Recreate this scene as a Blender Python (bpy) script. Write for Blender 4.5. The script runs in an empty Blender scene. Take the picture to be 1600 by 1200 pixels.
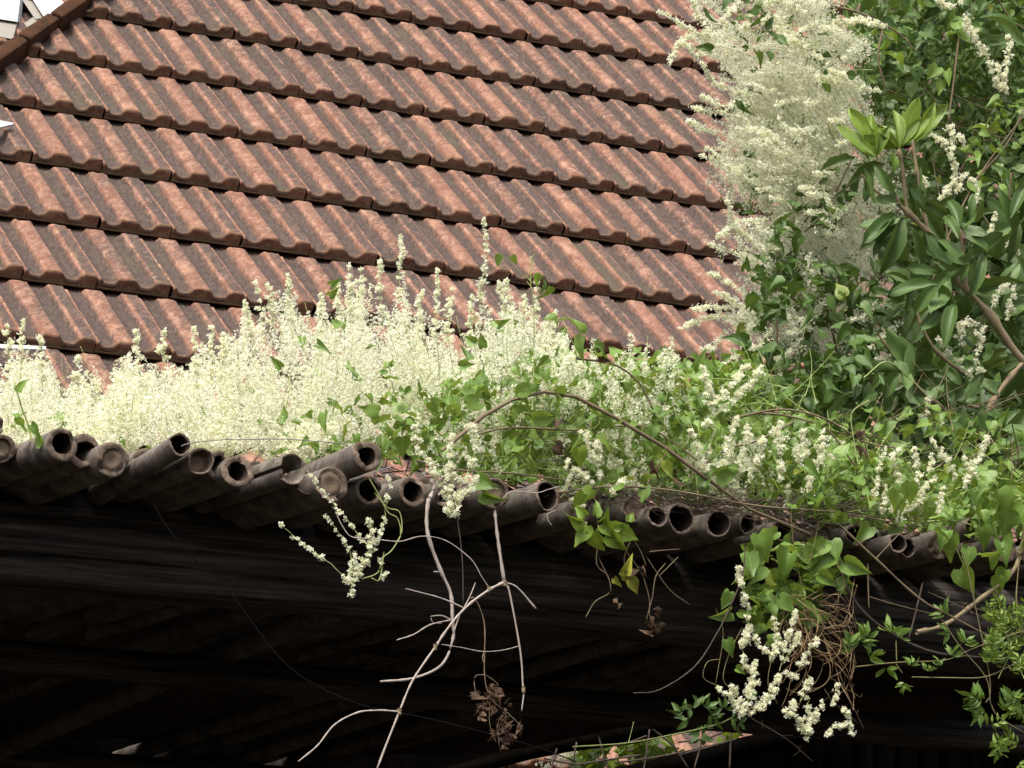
import bpy, math
from mathutils import Matrix
import numpy as np
from mathutils import Vector

# ------------------------------------------------------------------ camera, world, sun, exposure
S = bpy.context.scene
COL = S.collection
C0 = np.array([0.0, 0.0, 1.5])
PITCH = math.radians(13.0)
FPX = 6400.0                                   # focal length in pixels of the 1600 px wide photograph
RX = np.array([1.0, 0, 0]); FW = np.array([0, math.cos(PITCH), math.sin(PITCH)]); UPV = np.array([0, -math.sin(PITCH), math.cos(PITCH)])
cd = bpy.data.cameras.new('camera'); cam = bpy.data.objects.new('camera', cd); COL.objects.link(cam)
cam.location = C0; cam.rotation_euler = (math.radians(90) + PITCH, 0, 0)
cd.sensor_width = 36; cd.lens = 144; cd.clip_start = .1; cd.clip_end = 2000
S.camera = cam
SUN_EL, SUN_AZ = math.radians(62), math.radians(200)      # azimuth clockwise from +Y
w = bpy.data.worlds.new('World'); S.world = w; w.use_nodes = True
nt = w.node_tree; bg = nt.nodes['Background']
sky = nt.nodes.new('ShaderNodeTexSky'); sky.sky_type = 'NISHITA'; sky.sun_disc = False
sky.sun_elevation = SUN_EL; sky.sun_rotation = SUN_AZ; sky.dust_density = 6; sky.air_density = 1.0; sky.ozone_density = .6
hs = nt.nodes.new('ShaderNodeHueSaturation'); hs.inputs['Saturation'].default_value = .45
nt.links.new(sky.outputs[0], hs.inputs['Color']); nt.links.new(hs.outputs[0], bg.inputs[0]); bg.inputs[1].default_value = .14
sd = bpy.data.lights.new('sun', 'SUN'); sd.energy = 1.5; sd.angle = math.radians(11); sd.color = (1, .95, .87)
so = bpy.data.objects.new('sun', sd); COL.objects.link(so)
sdir = Vector((math.sin(SUN_AZ) * math.cos(SUN_EL), math.cos(SUN_AZ) * math.cos(SUN_EL), math.sin(SUN_EL)))
so.rotation_euler = sdir.to_track_quat('Z', 'Y').to_euler(); so.location = (0, 0, 20)
S.view_settings.view_transform = 'Standard'; S.view_settings.look = 'None'; S.view_settings.gamma = 1
S.view_settings.exposure = 1.0
S.render.engine = 'CYCLES'
S.cycles.max_bounces = 8; S.cycles.transmission_bounces = 3; S.cycles.diffuse_bounces = 6

# ------------------------------------------------------------------ helpers
def nrm(v):
    v = np.asarray(v, float); return v / (np.linalg.norm(v, axis=-1, keepdims=True) + 1e-12)
def cw(x, y, z):                                # camera coords (x right, y down, z forward) -> world
    return C0 + x * RX - y * UPV + z * FW
def dray(px, py): return FW + RX * ((px - 800) / FPX) + UPV * ((600 - py) / FPX)
U = nrm(np.array([.884, .455 * math.cos(PITCH) + .105 * math.sin(PITCH), 0]))     # the direction tile courses and beams run in
W = np.array([-U[1], U[0], 0]); Z = np.array([0, 0, 1.0])
O = C0 + 7.2 * dray(600, 757)                   # the cut ends of the bamboo row lie in the vertical plane b = 0
def pg(px, py, b=0.0):                          # where the sight line meets the vertical plane b metres behind the cut ends
    d = dray(px, py); t = (b - np.dot(C0 - O, W)) / np.dot(d, W); return C0 + t * d
def G(a, b, c): return O + a * U + b * W + c * Z
def px2m(b=0.0): return (7.2 + .875 * b) / FPX

def tag(o, label=None, cat=None, group=None, kind=None):
    if label: o['label'] = label
    if cat: o['category'] = cat
    if group: o['group'] = group
    if kind: o['kind'] = kind
    return o
def empty(name, loc=(0, 0, 0)):
    o = bpy.data.objects.new(name, None); COL.objects.link(o); o.location = loc; o.empty_display_size = .1; return o

class Geo:
    def __init__(s): s.V = []; s.Q = []; s.A = []; s.n = 0
    def add(s, V, Q, A=None):
        V = np.asarray(V, float).reshape(-1, 3); Q = np.asarray(Q, int).reshape(-1, 4)
        if A is None: A = np.zeros((len(V), 4))
        A = np.asarray(A, float)
        if A.ndim == 1: A = np.tile(A, (len(V), 1))
        s.V.append(V); s.Q.append(Q + s.n); s.A.append(A); s.n += len(V)
    def build(s, name, mat, parent=None, smooth=True):
        V = np.concatenate(s.V); Q = np.concatenate(s.Q); A = np.concatenate(s.A)
        base = np.zeros(3)
        if parent is not None: base = np.array(parent.location) if parent.parent is None else np.array(parent.location) + np.array(parent.parent.location)
        me = bpy.data.meshes.new(name)
        loc = np.zeros(3)
        if parent is None: loc = np.array([(V[:, 0].min() + V[:, 0].max()) / 2, (V[:, 1].min() + V[:, 1].max()) / 2, V[:, 2].min()])
        V = V - base - loc
        me.vertices.add(len(V)); me.vertices.foreach_set('co', V.astype(np.float32).ravel())
        me.loops.add(Q.size); me.loops.foreach_set('vertex_index', Q.astype(np.int32).ravel())
        me.polygons.add(len(Q)); me.polygons.foreach_set('loop_start', np.arange(0, Q.size, 4, dtype=np.int32))
        try: me.polygons.foreach_set('loop_total', np.full(len(Q), 4, dtype=np.int32))
        except Exception: pass
        at = me.color_attributes.new('tc', 'FLOAT_COLOR', 'POINT'); at.data.foreach_set('color', A.astype(np.float32).ravel())
        me.update(calc_edges=True); me.validate()
        me.polygons.foreach_set('use_smooth', np.full(len(me.polygons), smooth))
        me.materials.append(mat)
        o = bpy.data.objects.new(name, me); COL.objects.link(o); o.parent = parent
        if parent is None: o.location = loc
        return o

def smooth_path(P, k=6):
    P = np.asarray(P, float)
    if len(P) < 3: 
        t = np.linspace(0, 1, k + 1)[:, None]; return P[0] * (1 - t) + P[-1] * t
    out = []
    Q = np.vstack([2 * P[0] - P[1], P, 2 * P[-1] - P[-2]])
    for i in range(1, len(Q) - 2):
        for j in range(k):
            t = j / k
            out.append(.5 * ((2 * Q[i]) + (-Q[i-1] + Q[i+1]) * t + (2*Q[i-1] - 5*Q[i] + 4*Q[i+1] - Q[i+2]) * t*t + (-Q[i-1] + 3*Q[i] - 3*Q[i+1] + Q[i+2]) * t**3))
    out.append(P[-1]); return np.array(out)
def tube(g, P, r0, r1=None, n=6, A=(0, 0, 0, 0), rng=None, knots=0):
    P = np.asarray(P, float); m = len(P)
    if r1 is None: r1 = r0
    T = nrm(np.gradient(P, axis=0)); ref = np.array([.31, .17, .93])
    if abs(np.dot(T[0], ref)) > .9: ref = np.array([1., .1, 0])
    X = nrm(np.cross(T, ref)); Y = np.cross(T, X)
    r = np.linspace(r0, r1, m)
    if rng is not None: r = r * (1 + .18 * rng.standard_normal(m).clip(-1, 1.5))
    if knots: r = r * (1 + .5 * np.exp(-((np.arange(m) % knots) - knots / 2) ** 2))
    a = np.arange(n) * 2 * math.pi / n
    V = P[:, None, :] + r[:, None, None] * (np.cos(a)[None, :, None] * X[:, None, :] + np.sin(a)[None, :, None] * Y[:, None, :])
    i = np.arange(m - 1)[:, None] * n; j = np.arange(n)[None, :]; k = (j + 1) % n
    Q = np.stack([i + j, i + k, i + n + k, i + n + j], -1).reshape(-1, 4)
    V = V.reshape(-1, 3)
    # closed ends
    c0 = len(V); V = np.vstack([V, P[0], P[-1]])
    for e, cc in ((0, c0), ((m - 1) * n, c0 + 1)):
        for q in range(0, n - 1, 2): Q = np.vstack([Q, [cc, e + q, e + (q + 1) % n, e + (q + 2) % n]])
    g.add(V, Q, np.tile(np.array(A, float), (len(V), 1)))
def box(g, c, ax, ay, az, A=(0, 0, 0, 0)):      # half-vectors, slightly chamfered
    c = np.asarray(c, float)
    V = []; 
    for s in (-1, 1):
        for (i, j) in ((-1, -1), (1, -1), (1, 1), (-1, 1)): V.append(c + i * ax + j * ay + s * az)
    g.add(V, [[3, 2, 1, 0], [4, 5, 6, 7], [0, 1, 5, 4], [1, 2, 6, 5], [2, 3, 7, 6], [3, 0, 4, 7]], A)
def slab(g, pts, nv, th, A=(0, 0, 0, 0)):       # quad outline in 3-D given thickness along nv
    P = np.asarray(pts, float); nv = nrm(nv) * th; V = np.vstack([P, P + nv])
    g.add(V, [[0, 1, 2, 3], [7, 6, 5, 4], [0, 4, 5, 1], [1, 5, 6, 2], [2, 6, 7, 3], [3, 7, 4, 0]], A)

# ------------------------------------------------------------------ materials
class Mt:
    def __init__(s, name, rough=.7, spec=.3):
        s.m = bpy.data.materials.new(name); s.m.use_nodes = True; s.t = s.m.node_tree; s.b = s.t.nodes['Principled BSDF']
        s.b.inputs['Roughness'].default_value = rough; s.b.inputs['Specular IOR Level'].default_value = spec
        s.at = s.t.nodes.new('ShaderNodeAttribute'); s.at.attribute_name = 'tc'
        s.sp = s.t.nodes.new('ShaderNodeSeparateColor'); s.L(s.at.outputs['Color'], s.sp.inputs[0])
        s.tx = s.t.nodes.new('ShaderNodeTexCoord')
    def L(s, a, b): s.t.links.new(a, b)
    def ch(s, i): return s.sp.outputs[i] if i < 3 else s.at.outputs['Alpha']
    def coord(s, sc=(1, 1, 1), rot=(0, 0, 0), src=None):
        m = s.t.nodes.new('ShaderNodeMapping'); m.inputs['Scale'].default_value = sc; m.inputs['Rotation'].default_value = rot
        s.L(src or s.tx.outputs['Object'], m.inputs[0]); return m.outputs[0]
    def noise(s, scale, detail=4, rough=.6, vec=None, dist=0):
        n = s.t.nodes.new('ShaderNodeTexNoise'); n.inputs['Scale'].default_value = scale; n.inputs['Detail'].default_value = detail
        n.inputs['Roughness'].default_value = rough; n.inputs['Distortion'].default_value = dist
        s.L(vec or s.tx.outputs['Object'], n.inputs['Vector']); return n.outputs[0]
    def ramp(s, f, stops):
        r = s.t.nodes.new('ShaderNodeValToRGB'); e = r.color_ramp.elements
        while len(e) < len(stops): e.new(.5)
        for i, (p, c) in enumerate(stops):
            e[i].position = p; e[i].color = (*c, 1) if isinstance(c, tuple) else (c, c, c, 1)
        s.L(f, r.inputs[0]); return r.outputs[0]
    def mix(s, f, a, b, mode='MIX'):
        n = s.t.nodes.new('ShaderNodeMix'); n.data_type = 'RGBA'; n.blend_type = mode
        for k, v in ((0, f), (6, a), (7, b)):
            if isinstance(v, (int, float)): n.inputs[k].default_value = v
            elif isinstance(v, tuple): n.inputs[k].default_value = (*v, 1)
            else: s.L(v, n.inputs[k])
        return n.outputs[2]
    def math(s, op, a, b=0.0, clamp=False):
        n = s.t.nodes.new('ShaderNodeMath'); n.operation = op; n.use_clamp = clamp
        for k, v in ((0, a), (1, b)):
            if isinstance(v, (int, float)): n.inputs[k].default_value = v
            else: s.L(v, n.inputs[k])
        return n.outputs[0]
    def bump(s, h, strength=.5, dist=.005):
        n = s.t.nodes.new('ShaderNodeBump'); n.inputs['Strength'].default_value = strength; n.inputs['Distance'].default_value = dist
        s.L(h, n.inputs['Height']); s.L(n.outputs[0], s.b.inputs['Normal'])
    def color(s, c):
        if isinstance(c, tuple): s.b.inputs['Base Color'].default_value = (*c, 1)
        else: s.L(c, s.b.inputs['Base Color'])
    def translucent(s, c, fac):
        t = s.t.nodes.new('ShaderNodeBsdfTranslucent'); mx = s.t.nodes.new('ShaderNodeMixShader'); mx.inputs[0].default_value = fac
        if isinstance(c, tuple): t.inputs[0].default_value = (*c, 1)
        else: s.L(c, t.inputs[0])
        out = s.t.nodes['Material Output']
        s.L(s.b.outputs[0], mx.inputs[1]); s.L(t.outputs[0], mx.inputs[2]); s.L(mx.outputs[0], out.inputs[0])

# terracotta tile: attr r = per tile random, g = trough, b = distance up from the front edge, a = on the front face
m = Mt('weathered_terracotta', .82, .25)
def _cv(v): return np.array([v[0], -v[1] * UPV[1] + v[2] * FW[1], -v[1] * UPV[2] + v[2] * FW[2]])
_ru = nrm(_cv((.884, .105, .455))); _rv = _cv((.341, .521, -.783)); _rn = nrm(np.cross(_rv, _ru)); _rv = nrm(np.cross(_ru, _rn))
al = m.coord((1, 1, 1), Matrix([list(_ru), list(_rv), list(_rn)]).to_euler())      # x across, y down the slope
def sv_(sc): return m.coord(sc, src=al)
big = m.noise(3.2, 4); fine = m.noise(1, 6, .75, sv_((75, 38, 75))); mid = m.noise(1, 5, .7, sv_((26, 9, 26)), dist=.3); spk = m.noise(1, 2, .5, sv_((260, 150, 260)))
sc_ = m.noise(1, 7, .8, sv_((120, 55, 120)), dist=.8); strk = m.noise(1, 5, .7, sv_((85, 8, 85)))
clay = m.ramp(mid, [(.3, (.135, .06, .038)), (.5, (.205, .095, .06)), (.7, (.31, .165, .115))])
clay = m.mix(m.math('MULTIPLY', m.ch(0), .5), clay, (.15, .07, .048))
grime = m.ramp(fine, [(.3, (.028, .021, .019)), (.55, (.066, .049, .042)), (.75, (.145, .108, .09))])
gf = m.math('ADD', m.math('MULTIPLY', m.ch(1), .95), m.math('SUBTRACT', m.math('MULTIPLY', mid, 1.2), .55))
gf = m.math('ADD', gf, m.math('MULTIPLY', m.math('SUBTRACT', m.ch(0), .30), .42))
gf = m.math('ADD', gf, m.math('MULTIPLY', m.math('SUBTRACT', big, .5), 1.0))
gf = m.math('ADD', gf, m.math('MULTIPLY', m.math('SUBTRACT', strk, .5), 1.4))
gf = m.math('ADD', gf, m.math('MULTIPLY', m.math('SUBTRACT', sc_, .5), 1.3), True)
c = m.mix(m.ramp(gf, [(.15, 0.0), (.7, .93)]), clay, grime)
pale = m.math('MULTIPLY', m.ramp(m.noise(1, 7, .8, sv_((60, 22, 60)), dist=.6), [(.5, 0.0), (.6, 1.0)]), m.math('SUBTRACT', 1.0, m.ch(1)))
c = m.mix(m.math('MULTIPLY', pale, .55), c, (.42, .26, .18))
c = m.mix(m.math('MULTIPLY', m.math('SUBTRACT', .8, m.ch(1), True), m.ramp(m.noise(1, 5, .7, sv_((16, 9, 16)), dist=.5), [(.52, 0.0), (.66, .65)])), c, (.45, .26, .175))
moss = m.math('MULTIPLY', m.ramp(big, [(.56, 0.0), (.7, .5)]), m.ch(1))
c = m.mix(moss, c, (.085, .08, .042))
c = m.mix(m.math('MULTIPLY', m.ramp(spk, [(.68, 0.0), (.73, 1.0)]), .5), c, (.45, .38, .32))
edge = m.math('MULTIPLY', m.ch(3), m.ramp(fine, [(.3, .6), (.7, .95)]))
c = m.mix(edge, c, m.ramp(fine, [(.3, (.035, .024, .014)), (.7, (.1, .06, .03))]))
lip = m.ramp(m.ch(2), [(.0, 0.0), (.012, .8), (.05, 0.0)])
c = m.mix(m.math('MULTIPLY', m.math('MULTIPLY', lip, .6), m.math('SUBTRACT', 1.0, m.ch(3))), c, (.22, .115, .058))
m.color(c); m.bump(m.math('ADD', m.math('MULTIPLY', fine, .6), m.math('MULTIPLY', spk, .5)), .6, .004)
TILE = m.m
m = Mt('tile_battens', .95, .1); m.color((.03, .02, .016)); BATTEN = m.m

m = Mt('weathered_bamboo', .72, .25)            # r random, g along, a end grain
st = m.noise(1, 5, .7, m.coord((60, 60, 2.2), src=m.tx.outputs['Object'])); blot = m.noise(14, 4, .6); f2 = m.noise(120, 4, .7)
b_ = m.mix(m.ramp(blot, [(.35, 0.0), (.65, 1.0)]), (.085, .07, .06), (.27, .235, .2))
b_ = m.mix(m.math('MULTIPLY', m.ramp(f2, [(.45, 0.0), (.6, 1.0)]), .65), b_, (.06, .046, .037))
b_ = m.mix(m.ramp(m.noise(30, 5, .7), [(.52, 0.0), (.7, .7)]), b_, (.36, .325, .285))
b_ = m.mix(m.ramp(m.noise(75, 3, .6, dist=1.5), [(.62, 0.0), (.68, .7)]), b_, (.035, .028, .022))
b_ = m.mix(m.ramp(m.ch(1), [(.0, 0.0), (1.0, .8)]), b_, (.045, .034, .028))
b_ = m.mix(m.math('MULTIPLY', m.ch(0), .3), b_, (.05, .035, .025))
b_ = m.mix(m.ramp(m.ch(2), [(.3, 0.0), (.6, .5)]), b_, (.016, .012, .01))  # shade under the cover put into the colour, darker away from cut ends
m.color(b_); m.bump(f2, .5, .002)
BAMBOO = m.m
m = Mt('bamboo_end_grain', .85, .15)
e_ = m.ramp(m.noise(90, 5, .7), [(.3, (.065, .045, .034)), (.55, (.15, .112, .085)), (.75, (.26, .2, .155))])
e_ = m.mix(m.ch(1), e_, m.mix(m.noise(60, 5, .7), (.075, .05, .034), (.22, .165, .118)))
m.color(e_); m.bump(m.noise(200, 3), .5, .002)
ENDG = m.m
m = Mt('bamboo_hollow', .95, .05); m.color(m.mix(m.noise(60), (.02, .014, .011), (.06, .043, .034))); BORE = m.m

m = Mt('blackened_timber', .8, .2)
rotz = math.atan2(U[1], U[0])
vv = m.coord((1, 1, 1), (0, 0, -rotz)); sv = m.t.nodes.new('ShaderNodeMapping'); sv.inputs['Scale'].default_value = (1.6, 34, 34); m.L(vv, sv.inputs[0])
gr = m.noise(1.6, 6, .7, sv.outputs[0]); pat = m.noise(7, 3, .6)
k_ = m.ramp(gr, [(.35, (.003, .0025, .0022)), (.5, (.044, .037, .034)), (.72, (.12, .1, .09))])
k_ = m.mix(m.ramp(m.math('MULTIPLY', gr, pat), [(.33, 0.0), (.42, .8)]), k_, (.16, .13, .115))
m.color(k_); m.bump(gr, .7, .006)
BLACK = m.m
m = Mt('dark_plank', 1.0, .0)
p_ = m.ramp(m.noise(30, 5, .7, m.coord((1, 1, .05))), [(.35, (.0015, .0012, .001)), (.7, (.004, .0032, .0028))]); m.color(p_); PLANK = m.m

def leafmat(name, lo, hi, vein, trans, rough=.45, yellow=0.12):
    m = Mt(name, rough, .4)
    n = m.noise(40, 3)
    c = m.mix(m.ch(0), lo, hi)
    c = m.mix(m.math('MULTIPLY', n, .35), c, tuple(x * .6 for x in hi))
    c = m.mix(m.ramp(m.ch(0), [(1 - yellow * .3, 0.0), (1.0, .75)]), c, (.4, .38, .05))
    c = m.mix(m.ramp(m.ch(1), [(.0, .6), (.10, 0.0)]), c, vein)
    c = m.mix(m.ramp(m.ch(1), [(.9, .0), (1.0, .35)]), c, vein)
    c = m.mix(m.ramp(m.noise(130, 3, .6), [(.66, 0.0), (.72, .6)]), c, (.13, .09, .03)); c = m.mix(m.ramp(m.noise(11, 3), [(.3, 0.0), (.7, .4)]), c, tuple(x * 1.35 for x in hi))
    m.color(c); m.bump(m.noise(150, 3), .35, .002); m.translucent(m.mix(.35, c, (hi[0] * 2.4, hi[1] * 1.7, hi[2] * .8)), trans); return m.m
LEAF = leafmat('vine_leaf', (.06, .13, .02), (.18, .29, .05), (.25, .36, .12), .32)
LEAFD = leafmat('shaded_vine_leaf', (.03, .066, .012), (.09, .165, .03), (.14, .2, .06), .25, .5, .03)  # darker copy of the vine leaf with shade mixed into its greens
GLOSS = leafmat('glossy_leaf', (.045, .085, .022), (.095, .165, .04), (.16, .24, .07), .2, .5, 0)
YOUNG = leafmat('young_leaf', (.11, .18, .024), (.18, .28, .035), (.32, .42, .1), .3, .45, 0)
m = Mt('dry_leaf', .85, .1); m.color(m.mix(m.noise(60), (.06, .038, .026), (.18, .115, .075))); m.translucent((.16, .1, .06), .15); DRYL = m.m
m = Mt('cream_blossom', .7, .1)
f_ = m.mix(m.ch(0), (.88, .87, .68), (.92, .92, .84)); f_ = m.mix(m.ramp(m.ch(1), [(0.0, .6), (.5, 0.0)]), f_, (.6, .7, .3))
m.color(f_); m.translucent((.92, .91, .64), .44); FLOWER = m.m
m = Mt('shaded_blossom', .7, .1)  # greyer copy of the cream blossom, shade painted into its colour
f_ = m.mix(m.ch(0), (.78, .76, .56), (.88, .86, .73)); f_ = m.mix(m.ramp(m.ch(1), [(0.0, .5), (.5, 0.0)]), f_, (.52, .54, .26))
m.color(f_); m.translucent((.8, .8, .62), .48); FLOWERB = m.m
def plain(name, lo, hi, sc=40, rough=.8, spec=.2, bumps=.4):
    m = Mt(name, rough, spec); n = m.noise(sc, 4); m.color(m.mix(n, lo, hi)); m.bump(n, bumps, .002); return m.m
GSTEM = plain('green_stem', (.2, .26, .08), (.4, .44, .18))
RSTEM = plain('reddish_stem', (.11, .075, .04), (.22, .2, .09))
BSTEM = plain('brown_woody_stem', (.09, .064, .038), (.23, .175, .11))
TWIG = plain('bleached_twig', (.2, .16, .135), (.5, .43, .38))
DTWIG = plain('dark_twig', (.03, .022, .018), (.1, .075, .06))
GSTALK = plain('pale_olive_bark', (.15, .12, .065), (.34, .26, .16))
WHITE = plain('white_paint', (.42, .42, .43), (.52, .52, .53), 8, .5, .3, .05)
CREAM = plain('aged_cream_paint', (.22, .2, .165), (.32, .3, .26), 14, .6, .3, .1)
BRICKM = plain('mossy_brick', (.01, .009, .006), (.1, .042, .02), 18, .9, .1, .9)
WIREM = plain('grey_wire', (.12, .12, .11), (.26, .25, .22), 60, .5, .5)
DWIRE = plain('dark_cable', (.006, .0055, .0055), (.01, .009, .009), 60, .9, .05)
GROUND = plain('dark_soil', (.012, .01, .007), (.035, .028, .018), 3, .95, .05)
STRAW = plain('dry_litter', (.07, .05, .04), (.26, .2, .16), 70)

# ------------------------------------------------------------------ ground
g = Geo(); n = 24; xs = np.linspace(-150, 150, n); X, Y = np.meshgrid(xs, xs)
V = np.stack([X, Y, np.zeros_like(X)], -1).reshape(-1, 3); i = np.arange(n - 1)[:, None] * n + np.arange(n - 1)[None, :]
g.add(V, np.stack([i, i + 1, i + n + 1, i + n], -1).reshape(-1, 4)); tag(g.build('ground', GROUND, smooth=False), kind='structure')

# ------------------------------------------------------------------ tiled roof
TA = .27
T0 = np.array([-6.87921579, -6.18729906, 60.31528876]) * TA
def cvec(v): return nrm(v[0] * RX - v[1] * UPV + v[2] * FW)
RU = cvec((.884, .105, .455)); RV = cvec((.341, .521, -.783)); RN = nrm(np.cross(RV, RU)); RN = RN if RN[2] > 0 else -RN
RV = nrm(np.cross(RU, RN)); RV = RV if RV[2] < 0 else -RV
TB = TA * 1.6644633
RO = cw(*T0)
def rf(u, v, h=0.0): return RO + RU * (TA * u) + RV * (TB * v) + RN * h
def roofpt(px, py, h=0.0):
    d = dray(px, py); o = rf(0, 0, h); t = np.dot(o - C0, RN) / np.dot(d, RN); return C0 + t * d
px_ = np.array([.010, .016, .036, .056, .064, .088, .105, .13, .17, .21, .235, .262, .276, .287, .30, .32, .40, .48, .50, .513, .525, .555, .58, .605, .635, .67, .705, .73, .758, .772, .783, .796, .81, .84, .92, .975, .983, .987])
ph_ = np.array([.50, .62, .66, .62, .48, .17, .07, .01, -.03, .01, .10, .42, .80, .95, 1.0, 1.02, 1.03, 1.02, .99, .93, .80, .38, .12, .02, -.02, -.03, 0, .1, .42, .80, .95, 1.0, 1.02, 1.03, 1.04, 1.03, .98, .9])
RH = .028
s_ = np.array([0, .004, .012, .03, .06, .12, .25, .4, .55, .7, .8, .86, .89, .91, .925, .94, .955, .975, 1.06])
rng = np.random.default_rng(5)
tg = Geo()
nx, ns = len(px_), len(s_)
U1 = (-14, 22); V1 = (-3, 14)
def tile(u0, v, r, dl, rot, dx):
    fade = np.sqrt((1 - np.clip((s_ - .885) / .055, 0, 1) ** 2).clip(0, 1))
    wob = .0012 * rng.standard_normal((ns, nx))
    lift = -.012 + .035 * (1 - s_) + dl * (1 - s_)
    prof = ph_ * RH
    H = lift[:, None] + prof[None, :] * fade[:, None] + wob - (.005 * np.clip((s_ - .9) / .08, 0, 1))[:, None]
    drop = np.interp(s_, [0, .004, .012, .03], [.009, .0045, .0012, 0]); H = H - drop[:, None]
    tr = 1 - np.clip(ph_, 0, 1); gx = np.interp(px_, [.01, .04, .06, .09, .24, .262, .28, .31, .40, .50, .54, .60, .735, .765, .785, .81, .84, .95, .987], [.0, .0, .75, 1, 1, .55, -.05, .0, .12, .35, .75, 1.05, 1.05, .5, -.1, .1, .6, .7, .45])
    scoop = .004 * np.exp(-((s_ - .012) / .02) ** 2)[:, None] * tr[None, :]; H = H + scoop
    xx = (px_[None, :] + dx + rot * (s_[:, None] - .5))
    P = rf(0, 0) + RU * (TA * (u0 + xx))[..., None] - RV * (TB * (s_[:, None] - v + 0 * xx))[..., None] + RN * H[..., None]
    A = np.zeros((ns, nx, 4)); A[..., 0] = r; A[..., 1] = gx[None, :]; A[..., 2] = s_[:, None]
    i = (np.arange(ns - 1)[:, None] * nx + np.arange(nx - 1)[None, :]); Q = np.stack([i, i + 1, i + nx + 1, i + nx], -1).reshape(-1, 4)
    tg.add(P.reshape(-1, 3), Q, A.reshape(-1, 4))
    # front face, with a thin projecting lower lip
    top = P[0]; rows = [top]
    basef = rf(0, 0) + RU * (TA * (u0 + xx[0]))[:, None] - RV * (TB * (-v)) 
    h0 = dl
    mid_ = basef + RN * (H[0] * .62)[:, None] + RV * .0005; rows.append(mid_)
    for (hh, fw) in ((.0095, -.0005), (.008, .005), (.0015, .005), (.0, -.012)):
        hl = np.minimum(hh + h0, H[0] - .002)
        rows.append(basef + RN * hl[:, None] + RV * fw)
    F = np.stack(rows); nf = len(rows); A = np.zeros((nf, nx, 4)); A[..., 0] = r; A[..., 1] = tr * .3; A[1:, :, 3] = 1; A[0, :, 3] = .1; A[1, :, 3] = .45
    i = (np.arange(nf - 1)[:, None] * nx + np.arange(nx - 1)[None, :]); Q = np.stack([i, i + nx, i + nx + 1, i + 1], -1).reshape(-1, 4)
    tg.add(F.reshape(-1, 3), Q, A.reshape(-1, 4))
    # right flank
    Pr = P[:, -1]; Pb = Pr - RN * .03
    A = np.zeros((2 * ns, 4)); A[:, 0] = r; A[:, 3] = .6
    i = np.arange(ns - 1); tg.add(np.vstack([Pr, Pb]), np.stack([i, i + ns, i + ns + 1, i + 1], -1), A)
# edge of the roof at the gable (upper left): tiles stop along this line
LE1, LE2 = (0, 98), (150, -5)
def uv_of(px, py):
    p = roofpt(px, py) - RO; return np.dot(p, RU) / TA, np.dot(p, RV) / TB
eu1, ev1 = uv_of(*LE1); eu2, ev2 = uv_of(*LE2)
for v in range(V1[0], V1[1]):
    for k in range(U1[0], U1[1]):
        u0 = k + (.5 if v % 2 else 0.0)
        ulim = eu1 + (ev1 - v) * (eu2 - eu1) / (ev1 - ev2)
        if u0 + 1 < ulim - .6: continue
        tile(u0, v, rng.random(), rng.normal(0, .0018) + (.006 if rng.random() < .03 else 0), rng.normal(0, .007), rng.normal(0, .005))
house = empty('tiled_roof', rf(7, 13, 0))
tag(house, 'steep red terracotta tile roof behind the flowers, grey lichen in its grooves', 'roof')
tg.build('roof_tiles', TILE, house)
g = Geo(); slab(g, [rf(-13.5, -3.5, -.05), rf(22, -3.5, -.05), rf(22, 13.9, -.05), rf(-13.5, 13.9, -.05)], -RN, .04)
g.build('roof_deck', BATTEN, house, False)

# gable corner at the upper left: mossy brick verge and white boards
gb = empty('gable_corner', roofpt(30, 60, .05)); tag(gb, 'white boarded gable corner edged with mossy dark bricks, above the roof tiles', 'gable')
g = Geo()
a0, a1 = roofpt(-70, 158, .02), roofpt(222, -49, .02); ed = nrm(a1 - a0); sl = nrm(np.cross(ed, RN)); 
if np.dot(sl, UPV) < 0: sl = -sl
Ld = np.linalg.norm(a1 - a0); nb = 6; r2 = np.random.default_rng(3)
for i in range(nb):
    c = a0 + ed * (Ld * (i + .5) / nb) + sl * (.013 + r2.normal(0, .003)) + RN * r2.normal(0, .003)
    hx, hy, hz = Ld / nb * .485, .027, .07; m_, k_n = 7, 5
    for (ax, ay, az, la, lb, lc) in ((ed, sl, RN, hx, hy, hz), (ed, RN, -sl, hx, hz, hy), (sl, RN, ed, hy, hz, hx), (sl, RN, -ed, hy, hz, hx)):
        q = np.linspace(-1, 1, m_); X, Y = np.meshgrid(q, q)
        rr = (1 - .06 * (X ** 4 + Y ** 4) / 2)
        P = c + ax * (X * la * rr)[..., None] + ay * (Y * lb * rr)[..., None] + az * (lc * (1 - .06 * (np.abs(X) ** 6 + np.abs(Y) ** 6)))[..., None] + r2.normal(0, .0009, (m_, m_, 3))
        ii = np.arange(m_ - 1)[:, None] * m_ + np.arange(m_ - 1)[None, :]
        g.add(P.reshape(-1, 3), np.stack([ii, ii + 1, ii + m_ + 1, ii + m_], -1).reshape(-1, 4))
g.build('brick_verge', BRICKM, gb)
D0 = float(np.dot(roofpt(60, 50, .05) - C0, FW))
def wb(name, pts, dz, mat, th=.05):
    g = Geo(); P = [C0 + dray(x, y) * (float(np.dot(roofpt(x, y, .0) - C0, FW)) - .1 + dz) for x, y in pts]; slab(g, P, FW, th); return g.build(name, mat, gb, False)
wb('board', [(44, -12), (128, -20), (72, 27), (68, 26)], -.02, WHITE, .16)
wb('board', [(28, -10), (47, -12), (71, 27), (55, 30)], .02, CREAM, .1)
wb('board', [(-12, -20), (34, -20), (27, 34), (-5, 29)], -.06, WHITE, .1)
wb('board', [(-5, 29), (27, 34), (20, 61), (-12, 55)], -.03, CREAM, .1)
wb('board', [(55, 24), (66, 33), (-12, 92), (-20, 78)], .03, CREAM, .08)
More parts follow.
